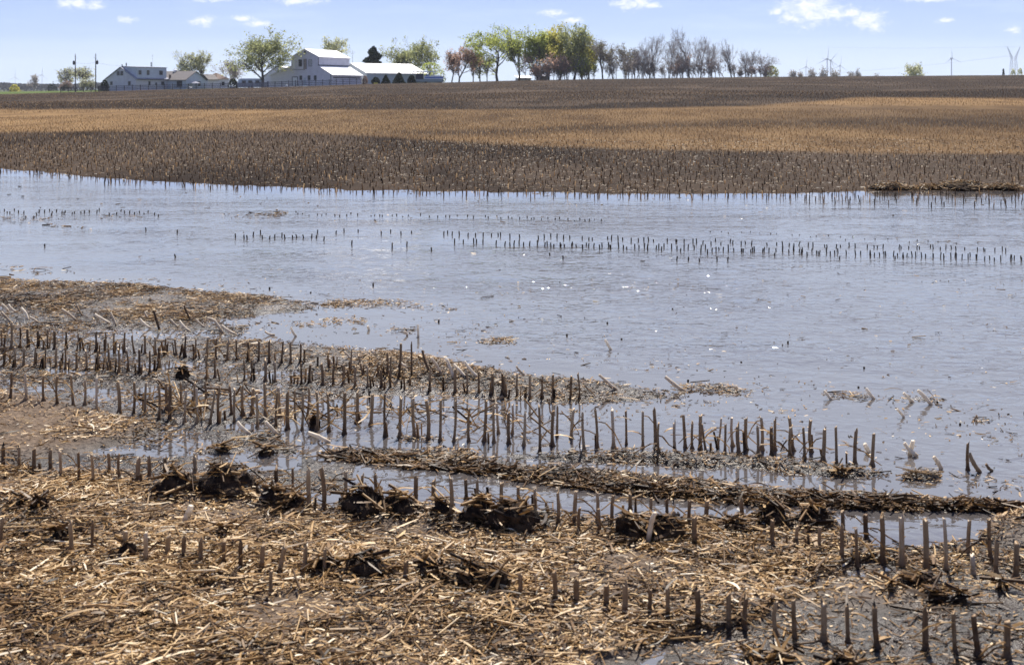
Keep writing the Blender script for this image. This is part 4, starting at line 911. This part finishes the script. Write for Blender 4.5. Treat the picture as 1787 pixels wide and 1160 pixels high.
ROW_D = [(277,732,674),(296,733,674),(322,738,682),(344,738,678),(366,739,682),(382,736,678),(409,736,682),(449,745,688),(481,745,687),(502,749,687),(527,750,684),(553,751,686),(574,753,686),(601,757,685),(291,716,670),(315,712,669),(338,716,671),(359,716,670),(404,723,676),(424,725,674),(440,723,680),(463,728,671),(489,728,677),(515,732,682),(535,732,682),(623,738,686),(647,741,689),(672,762,689),(698,763,697),(724,763,697),(747,766,699),(768,769,698),(792,770,700),(818,770,714),(845,770,702),(862,772,711),(870,756,705),(888,774,723),(894,756,708),(914,777,724),(942,789,713),(964,778,719),(972,762,713),(997,765,716),(1020,790,722),(1042,782,716),(1071,782,717),(1093,775,717),(1122,780,720),(1144,781,718),(1150,790,739),(1178,787,739),(1196,781,726),(1208,783,742),(1222,784,727),(1232,789,742),(1252,780,731),(1265,790,742),(1279,778,731),(1290,792,747),(1302,785,731),(1323,794,746),(1329,785,731),(1347,794,747),(1352,785,733),(1379,795,747),(1383,786,730),(1404,800,748),(1416,788,735),(1436,806,750),(1460,810,747),(1492,810,753),(1522,812,758),(1689,820,775),
         (46,696,655),(18,696,652),(76,700,657),(100,704,656),(128,708,657),(148,706,664),(169,717,662),(208,722,668),(233,722,668),(253,724,672)]
ROW_E1 = [(3,604,576),(19,610,564),(35,605,572),(49,606,575),(65,607,578),(83,607,577),(95,610,578),(116,608,581),(134,612,583),(166,614,583),(183,613,580),(200,615,581),(218,616,581),(235,617,586),(253,617,586),(272,619,590),(289,619,593),(308,619,593),(324,623,590),(342,624,592),(360,626,590),(377,627,592),(397,628,594),(413,628,594),(433,629,598),(451,629,597),(470,632,597),(491,634,597),(507,634,600),(524,632,602),(613,649,614),(634,654,622),(660,653,634),(676,655,618),(696,658,601),(718,658,601)]
ROW_E2 = [(7,637,606),(27,640,606),(41,640,609),(60,640,607),(78,641,608),(98,640,608),(114,644,607),(134,644,616),(151,645,613),(171,647,613),(190,647,611),(207,650,611),(225,650,612),(243,651,612),(261,652,613),(278,643,607),(361,660,620),(375,660,626),(426,664,629),(438,664,630),(463,665,632),(480,666,633),(526,670,634),(540,668,638),(563,672,636),(582,671,637),(599,672,637),(620,674,641),(642,675,641),(666,676,647),(681,676,623),(750,682,647),(795,685,646),(815,685,653),(836,684,650),(857,688,653),(876,690,653),(882,690,657),(902,692,654),(925,695,657),(948,695,657),(965,695,655),(995,696,657),(1011,696,654)]
def ordinal(n):
    return f"{n}{'th' if 10 <= n % 100 <= 20 else {1:'st',2:'nd',3:'rd'}.get(n % 10, 'th')}"
def row(pts, where, group, rad, tone, strip=.4):
    pts = sorted(pts); N = len(pts)
    arr = np.array(pts, float); gx, gd, gzz = gp(arr[:, 0], arr[:, 1])
    hs = (arr[:, 1] - arr[:, 2]) * gd / F
    tall, short = int(np.argmax(hs)), int(np.argmin(hs))
    for i in range(N):
        r = rad * rng.uniform(.78, 1.2); h = float(hs[i]) + .004
        lean = (rng.normal(0, .032 if rng.random() < .92 else .14) * h, rng.normal(0, .05) * h)
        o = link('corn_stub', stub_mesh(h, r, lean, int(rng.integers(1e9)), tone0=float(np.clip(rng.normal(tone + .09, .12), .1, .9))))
        o.location = (gx[i], gd[i], gzz[i])
        pos = f'{ordinal(i + 1)} from the left' if i < N / 2 else f'{ordinal(N - i)} from the right'
        if i == 0: pos = 'leftmost'
        if i == N - 1: pos = 'rightmost'
        ex = 'tallest corn stub, ' if i == tall else 'shortest corn stub, ' if i == short else 'upright corn stub, '
        tag(o, f'{ex}{pos} in {where}', 'corn stub', group)
        for _k in range(int(rng.random() < strip + .25) + int(rng.random() < .25)):
            sg = rng.choice([-1, 1]); z1 = h * rng.uniform(.3, .95); ln = rng.uniform(.04, .12); dr = rng.uniform(.2, 1.0)
            pts_ = [(sg * (r + ln * q), -.01 - .02 * q, max(.004, z1 + ln * .25 * q - dr * ln * 1.6 * q * q)) for q in (0, .3, .65, 1)]
            link('leaf_strip', strip_mesh(pts_, rng.uniform(.003, .006), float(np.clip(rng.normal(tone - .05, .15), .1, .9)), 'leaf_strip'), o)
row(ROW_A, 'the nearest row, by the wet mud', 'stubs of the nearest row', .0076, .42, .5)
row(ROW_B, 'the row behind the dark clods', 'stubs of the row behind the dark clods', .0076, .46, .4)
row(ROW_D, 'the tall row standing in water', 'stubs of the tall flooded row', .0072, .54, .45)
row(ROW_E1, 'the farther muddy row at left', 'stubs of the farther muddy row', .0064, .42, .2)
row(ROW_E2, 'the muddy row just past the flooded one', 'stubs of the muddy row past the flooded one', .0066, .42, .25)

# broken stalks leaning out of mud and water: (foot x, foot y, head x, head y, radius m, tone, label)
BROKEN = [
 (14,543,4,530,.008,.95,'pale broken stalk leaning left at the very left edge of the mud'),
 (27,545,14,532,.008,.92,'short pale broken stalk second from the left edge'),
 (49,558,34,539,.009,1.0,'thick bleached stalk leaning left in the leftmost cluster'),
 (66,563,52,553,.007,.8,'small tan stalk lying right of the thick bleached stalk'),
 (20,564,0,546,.008,.7,'long tan broken stalk crossing the left picture edge'),
 (133,560,109,539,.008,.78,'bent tan stalk slanting over the mud left of centre cluster'),
 (144,551,132,535,.006,.6,'thin grey leaning stalk beside the bent tan stalk'),
 (190,564,166,549,.008,.95,'long pale broken stalk leaning left above the farther muddy row'),
 (203,569,189,548,.008,.75,'tan leaning stalk crossing the foot of the long pale stalk'),
 (263,573,244,557,.008,.95,'pale broken stalk pointing at the small shore puddle'),
 (278,575,268,543,.008,.28,'dark upright leaning stalk between two pale ones'),
 (260,556,251,545,.007,.8,'short pale stalk behind the dark leaning stalk'),
 (310,571,296,558,.007,.8,'tan stub of stalk leaning at the edge of the pool'),
 (330,578,311,562,.008,.92,'pale stalk leaning into the shallow pool by the muddy flat'),
 (333,559,322,533,.007,.4,'brown leaning stalk standing behind the shallow pool'),
 (356,571,343,557,.007,.85,'short cream stalk leaning in the shallow pool'),
 (388,581,359,557,.009,.8,'long arched stalk bending down into the pool'),
 (410,584,386,569,.009,.85,'thick tan stalk lying at the tip of the muddy flat'),
 (516,587,508,572,.008,.95,'lone bleached stalk leaning left in open shallow water'),
 (478,585,462,579,.007,.8,'short tan stalk floating beside the lone bleached one'),
 (644,576,642,569,.009,1.0,'small white husk end poking out of the water'),
 (730,588,729,568,.008,1.0,'upright white stalk tip with reflection in open water'),
 (711,586,705,578,.008,.85,'short cream husk beside the upright white stalk tip'),
 (580,636,570,622,.009,.98,'white broken stalk leaning left on the litter spit'),
 (611,626,600,614,.007,.85,'cream stalk leaning at the back of the litter spit'),
 (711,642,700,634,.008,.9,'pale stalk leaning left of the tall pair of stubs'),
 (750,650,736,615,.008,.38,'tall dark stalk leaning left behind the spit'),
 (770,653,752,625,.009,.85,'cream stalk leaning beside the tall dark leaning one'),
 (792,660,780,630,.010,.92,'thick cream stalk leaning steeply on the spit'),
 (811,658,791,639,.009,.95,'bleached stalk leaning right after the thick cream one'),
 (834,659,810,633,.009,.97,'longest bleached stalk leaning over the litter spit'),
 (914,654,901,639,.007,.8,'thin tan stalk leaning at the back of the spit'),
 (1074,680,1045,654,.008,.82,'long tan stalk leaning near the end of the spit'),
 (1193,683,1162,661,.010,.80,'thick stalk with dark end leaning beyond the spit'),
 (1066,611,1056,594,.009,1.0,'lone white stalk leaning left far out in open water'),
 (1450,697,1439,684,.008,.9,'cream stalk leaning at left of the floating debris line'),
 (1524,696,1513,680,.009,.95,'pale stalk leaning on the middle debris patch'),
 (1592,702,1577,687,.009,.95,'cream stalk leaning on the right debris patch'),
 (1624,706,1603,683,.010,.9,'thick striped stalk leaning at the right end of the debris line'),
 (1577,728,1565,714,.007,.95,'short white stalk leaning in water right of centre'),
 (1588,793,1592,769,.012,1.0,'white husk standing upright in the calm water at right'),
 (1599,796,1580,776,.010,.92,'cream stalk crossing in front of the white husk'),
 (1516,789,1508,775,.011,1.0,'fat white husk leaning beside the last flooded stubs'),
 (1642,819,1629,798,.010,.85,'cream stalk bent over left of the lone tall stub'),
 (1709,824,1692,793,.010,.6,'grey stalk leaning against the lone tall stub'),
 (1731,822,1720,810,.007,.5,'thin brown stalk end right of the lone tall stub'),
 (434,757,414,737,.009,.95,'pale fallen stalk in mud before the flooded row'),
 (482,757,464,736,.009,.9,'cream fallen stalk right of the pale one in mud'),
 (573,772,537,756,.009,.95,'white fallen stalk slanting into the pool edge'),
 (860,700,878,694,.0085,.55,'brown stalk piece leaning right over a flooded stub'),
 (1131,948,1144,896,.010,.85,'long curved cream stalk propped against the right clods'),
 (1149,938,1180,902,.009,.55,'brown stalk leaning right across the rightmost dark clod'),
 (324,908,334,884,.012,1.0,'short thick white stalk lying on the litter of the near bank'),
]
for (fx, fy, hx, hy, r, tone, lab) in BROKEN:
    x, d, z = (float(v) for v in gp(fx, fy)); s = d / F
    dx, dz = (hx - fx) * s, (fy - hy) * s
    L = max(.03, math.hypot(dx, dz)); dy = rng.uniform(-.25, .5) * L
    rg = np.random.default_rng(int(rng.integers(1e9))); k = 7; V = []; T = []; bend = rg.normal(0, .05) * L
    arch = .22 * L if 'arch' in lab or 'curved' in lab else 0
    ax = Vector((dx, dy, dz)); an = ax.normalized(); u_ = an.orthogonal().normalized(); v_ = an.cross(u_)
    for j, f_ in enumerate((-.08, .0, .22, .45, .48, .7, .97, 1.0)):
        rr = r * (1.15 if f_ == .48 else 1) * (1 - .12 * max(f_, 0)) * (.9 if f_ == 1 else 1)
        c = ax * f_ + u_ * (bend * math.sin(3.14 * max(f_, 0))) + Vector((0, 0, arch * math.sin(3.14 * max(f_, 0))))
        for i in range(k):
            a = 2 * math.pi * i / k; V.append(c + u_ * (rr * math.cos(a)) + v_ * (rr * math.sin(a) * .8)); T.append(np.clip(tone + rg.normal(0, .05) - (.25 if f_ < .1 else 0), 0, 1))
    Qs = [(j*k+i, j*k+(i+1)%k, (j+1)*k+(i+1)%k, (j+1)*k+i) for j in range(7) for i in range(k)]
    V.append(ax * .99 + u_ * 0 + Vector((0, 0, 0))); T.append(min(1, tone + .1)); tp_ = 7 * k
    Qs += [(tp_ + i, tp_ + (i + 1) % k, tp_ + (i + 2) % k, len(V) - 1) for i in (0, 2, 4)] + [(tp_ + 6, tp_, tp_ + 0, len(V) - 1)][:0]
    o = link('broken_stalk', np_mesh('broken_stalk', np.array([tuple(p) for p in V]), np.array(Qs), M_bleached if tone > .65 else M_stub, {'tone': np.array(T)}, True)); o.location = (x, d, z + r * .4)
    tag(o, lab, 'broken stalk', 'broken stalks leaning from mud and water')

# ------------------------------------------------------------------ the thousands of stubs beyond: far bank rows, stubble in the flood, up to the crest
def stub_field(x, d, z, h, r, tone, lx, ly):
    n = len(x); k = 4; a = np.arange(k) * 2 * np.pi / k + .4
    lo = np.stack([np.cos(a), np.sin(a), np.zeros(k)], -1)
    V = np.concatenate([np.stack([x, d, z - .03], -1)[:, None] + lo[None] * (r * 1.15)[:, None, None],
                        np.stack([x + lx, d + ly, z + h], -1)[:, None] + lo[None] * r[:, None, None]], 1)
    q = np.array([[i, (i + 1) % k, k + (i + 1) % k, k + i] for i in range(k)] + [[4, 5, 6, 7]])
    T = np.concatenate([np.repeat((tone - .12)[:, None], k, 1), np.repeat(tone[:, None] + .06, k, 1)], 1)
    return V.reshape(-1, 3), (q[None] + (np.arange(n) * 8)[:, None, None]).reshape(-1, 4), np.clip(T, 0, 1).ravel()
sets = []
def add_rows(c0, c1, step, d_lo, d_hi, keep=lambda px, py, c: np.ones(len(px), bool), thin=1.0, hr=(.042, .090)):
    for c in np.arange(c0, c1, step):
        xs = np.arange(-.62 * c * 1.25, .62 * c * 1.05, .165 / thin) ; xs = xs + rng.normal(0, .03, len(xs)) + rng.uniform(0, .165 / thin)
        dd = c - .275 * xs + rng.normal(0, .03, len(xs)) + rng.normal(0, .02)
        k = (dd > d_lo) & (dd < d_hi) & (np.abs(xs / dd) < .60) & (rng.random(len(xs)) < .9); xs, dd = xs[k], dd[k]
        if not len(xs): continue
        z = np.maximum(gz(xs, dd), 0)
        px = xs / dd * F + CX; py = HY + (CH - z) * F / dd
        k = keep(px, py, c); xs, dd, z, px, py = xs[k], dd[k], z[k], px[k], py[k]
        if not len(xs): continue
        n = len(xs); h = rng.uniform(*hr, n); lean = rng.normal(0, .12, (2, n)) * h
        bC_ = np.interp(px, [0, 500, 680, 850, 1100, 1400, 1787], [229, 229, 239, 251, 262, 266, 271]); bB_ = np.interp(px, [0, 600, 1000, 1300, 1400, 1500, 1787], [190, 193, 192, 185, 178, 170, 171])
        tn = sstep(py, bB_ - 2, bB_ + 3) * (1 - sstep(py, bC_ - 5, bC_ + 5))
        tone = np.clip(rng.normal(.37, .13, n) + .32 * tn - .04 * (py < bB_) + (rng.random(n) < .14) * .40 + .12 * (py < bB_), .05, 1)
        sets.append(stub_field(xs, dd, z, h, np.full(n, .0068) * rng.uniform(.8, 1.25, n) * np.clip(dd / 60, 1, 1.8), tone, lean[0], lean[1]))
shore = lambda px: np.interp(px, [-420, 0, 60, 200, 400, 600, 850, 1100, 1300, 1450, 1787, 2210], [290, 299, 306, 318, 329, 337, 341, 344, 348, 354, 366, 376])
add_rows(14.0, 62, .672, 14, 62, thin=1.15, keep= lambda px, py, c: py < shore(px) + rng.normal(0, 2.5, len(px)))
add_rows(14.3, 44, .672, 14, 44, thin=1.0, keep=lambda px, py, c: py < shore(px) - 1 + rng.normal(0, 2.5, len(px)))
add_rows(62, 130, .672, 62, 130, thin=.42, hr=(.05, .11))
add_rows(130, 325, 1.344, 130, 325, thin=.22, hr=(.06, .14))
# stubs still showing above the flood
def wrow(pts, hpx, dens, jit=1.2):
    pts = np.array(pts, float); n = int((pts[-1, 0] - pts[0, 0]) / dens)
    xx = np.linspace(pts[0, 0], pts[-1, 0], n) + rng.normal(0, dens * .25, n); yy = np.interp(xx, pts[:, 0], pts[:, 1]) + rng.normal(0, jit, n)
    k = rng.random(n) < .9; xx, yy = xx[k], yy[k]; n = len(xx); s = CH / (yy - HY); dd = F * s; h = .62 * rng.uniform(hpx[0], hpx[1], n) * s
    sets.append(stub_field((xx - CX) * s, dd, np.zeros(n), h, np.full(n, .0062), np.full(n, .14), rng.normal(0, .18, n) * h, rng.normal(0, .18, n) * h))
wrow([(770,409),(900,414),(1060,418),(1250,424),(1450,431),(1660,435),(1800,440)], (6, 12), 10.5, 1.0)
wrow([(795,423),(900,427),(1060,431),(1200,434),(1400,440),(1550,446),(1800,453)], (7, 14), 10, 1.4)
wrow([(960,431),(1060,434),(1200,437),(1420,443),(1560,449),(1800,456)], (7, 13), 17, 2.4)
wrow([(1180,455),(1270,456)], (9, 12), 14, 1); wrow([(415,413),(560,416)], (8, 12), 9, 2); wrow([(560,406),(720,408)], (5, 10), 17, 2)
wrow([(0,370),(140,371),(275,372)], (4, 8), 8, 2.2); wrow([(470,374),(640,376),(800,377),(1060,384)], (2, 5), 10, 1.4); wrow([(620,428),(760,434)], (8, 13), 34, 5)
wrow([(0,377),(130,376)], (4, 8), 16, 2); wrow([(960,436),(1000,455)], (6, 12), 13, 6); wrow([(260,402),(310,404)], (6, 10), 24, 1); wrow([(1240,404),(1700,424)], (1, 3), 16, 2)
wrow([(105,443),(640,500)], (3, 9), 120, 14); wrow([(760,560),(980,575)], (5, 18), 75, 8); wrow([(560,545),(1300,660)], (2, 6), 90, 24); wrow([(1100,560),(1780,720)], (2, 6), 70, 40)
for (pts, ya, yb, cnt, hp) in ((ROW_E1, -3, 3, 60, (12, 24)), (ROW_E2, -4, 4, 70, (12, 24)), (ROW_D, -6, 4, 24, (14, 34)), (ROW_B, -4, 4, 40, (12, 26))):
    ar = np.array(sorted(pts), float); xx = rng.uniform(ar[0, 0], min(ar[-1, 0], 1500), cnt); yy = np.interp(xx, ar[:, 0], ar[:, 1]) + rng.uniform(ya, yb, cnt)
    ex, ed, ez = gp(xx, yy); h = rng.uniform(*hp, cnt) * ed / F
    sets.append(stub_field(ex, ed, ez, h, rng.uniform(.003, .006, cnt), rng.normal(.36, .12, cnt), rng.normal(0, .14, cnt) * h, rng.normal(0, .14, cnt) * h))
V, Qd, T = merge(sets)
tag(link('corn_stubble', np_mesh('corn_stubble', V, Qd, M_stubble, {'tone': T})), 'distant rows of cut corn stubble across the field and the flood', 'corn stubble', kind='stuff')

# ------------------------------------------------------------------ torn-up clods: lumps of black soil and roots stuck with straw
def clod(px_, py_, wpx, hpx, lab, flat=0.0, nst=16, name='soil_clod', group='torn up clods on the near bank'):
    x, d, z = (float(v) for v in gp(px_, py_)); s = d / F; wd, hg = wpx * s * (1.22 if group.startswith('torn') else 1), hpx * s * (.80 if group.startswith('torn') else 1)
    k, m = 40, 18; V = []; sd_ = int(rng.integers(1e6)); rg = np.random.default_rng(sd_)
    for j in range(m + 1):
        ph = math.pi * .5 * j / m
        for i in range(k):
            th = 2 * math.pi * i / k
            cr_ = math.cos(ph); zz = math.sin(ph)
            if flat: cr_ = cr_ ** (1 - flat * .8); zz = min(1, zz ** (1 - flat * .3))
            cx_, cy_ = math.cos(th) * cr_, math.sin(th) * cr_
            n_ = fbm(np.array([cx_ * 1.5 + 40]), np.array([cy_ * 1.5 + zz * 1.7]), sd_, 3)[0]; n2_ = fbm(np.array([cx_ * 4.5 + zz * 3]), np.array([cy_ * 4.5 - zz * 3 + 9]), sd_ + 9, 3)[0]
            rr = .55 + .62 * n_ + .42 * (n2_ - .5)
            V.append((wd * .5 * rr * cr_ * math.cos(th), wd * .36 * rr * cr_ * math.sin(th), hg * zz * (.45 + .55 * n_ + .45 * n2_) - .012))
    Qs = [(j*k+i, j*k+(i+1)%k, (j+1)*k+(i+1)%k, (j+1)*k+i) for j in range(m) for i in range(k)]
    o = link(name, np_mesh(name, np.array(V), np.array(Qs), M_mud, None, False)); o.location = (x, d + wd * .30, z)
    tag(o, lab, 'clod', group)
    n = nst; th = rg.uniform(0, 6.28, n); q = rg.uniform(.1, 1, n)
    xx = wd * .5 * np.cos(th) * q; yy = wd * .36 * np.sin(th) * q - wd * .05; zz = hg * (.95 - .75 * q ** 2) + .004
    Vv, Qq, Tt = pieces(xx, yy, zz, rg.normal(.3, 1.1, n), rg.normal(.1, .28, n), rg.normal(0, .6, n), np.exp(rg.uniform(np.log(.03), np.log(.14), n)), rg.uniform(.004, .012, n), np.clip(rg.normal(.42 if nst > 200 else .34, .2, n), .03, 1), (rg.random(n) < .3).astype(int))
    link('straw', np_mesh('straw', Vv, Qq, M_litter, {'tone': Tt}), o)
CLODS = [(300,868,80,54,'big dark root clod at the left end of the clod line'),(388,866,110,60,'wide black clod heap crowned with dry leaves at left'),(478,886,56,44,'rounded dark clod between two stubs left of the pool'),
 (508,892,44,34,'small black clod at the foot of a thick stub'),(632,902,84,56,'shaggy black clod under the small pool'),(694,902,66,46,'brown sloping clod right of the shaggy black one'),(770,906,38,42,'narrow upright clod before the pool'),
 (838,914,66,56,'rugged dark clod joined to the flat topped one'),(896,932,96,62,'largest clod, flat topped and black, before the pool',.6),(1099,944,46,54,'square upright black clod right of centre',.7),(1162,946,70,50,'flat topped dark clod crossed by a brown stalk',.5),
 (1284,930,36,28,'small bowl shaped dark clod by the bank'),(1354,916,52,46,'pointed dark clod with pale leaves on top'),(1424,920,66,44,'low brown clod at the right end of the clod line'),
 (566,1006,56,44,'dark clod at the left of the nearest stub row'),(632,1012,90,44,'long dark clod in the nearest stub row'),(756,1006,56,38,'shaggy clod right of the long one in the nearest row'),(816,1026,60,48,'dark hollow clod before the shaggy one'),(866,1034,46,46,'clod at the right of the nearest row group'),
 (64,898,30,44,'small upright dark tuft on the left bank'),(36,890,26,36,'thin dark tuft nearest the left picture edge'),(98,950,40,34,'brown tuft in the litter at left'),(215,978,36,40,'dark tuft beside the nearest row at left'),(385,936,34,16,'flat dark lump in the litter near the left clods'),
 (548,748,18,34,'thin black clod standing among the flooded stubs'),(316,660,24,26,'small dark clod in the muddy rows at left'),(385,790,22,16,'small black lump in the left pools'),(462,796,26,22,'black lump right of the left pools'),
 (1316,1153,18,16,'small round brown clod at the bottom edge on wet mud'),(1366,1158,44,16,'flat brown clod at the bottom edge'),(1476,1164,54,18,'wide brown clod at the bottom edge right of the flat one'),(1612,1022,64,18,'dark flat clod patch on the wet mud at right'),(1555,1030,14,20,'tiny upright clod on pale mud at right'),(1640,1052,50,26,'dark ragged clod with leaves on wet mud'),(1680,1052,24,24,'small upright clod right of the ragged one'),(1754,1032,26,20,'round brown clod near the right edge'),(1470,832,36,12,'dark lump in water before the last flooded stubs'),(1425,742,0,0,'')]
for c_ in CLODS:
    if c_[2]: clod(c_[0], c_[1], c_[2], c_[3], c_[4], c_[5] if len(c_) > 5 else 0.0, 10 + c_[2] // 3)
for (a, b_, w_, h_, lab) in [(1563,333,90,12,'left heap of the dark debris bank on the far shore'),(1628,332,70,9,'small middle heap of the debris bank on the far shore'),(1690,333,120,16,'tallest heap of the debris bank on the far shore'),(1760,333,80,11,'right heap of the debris bank on the far shore')]:
    clod(a, b_, w_, h_, lab, 0, 320, 'debris_heap', 'dark debris heaps on the far shore')
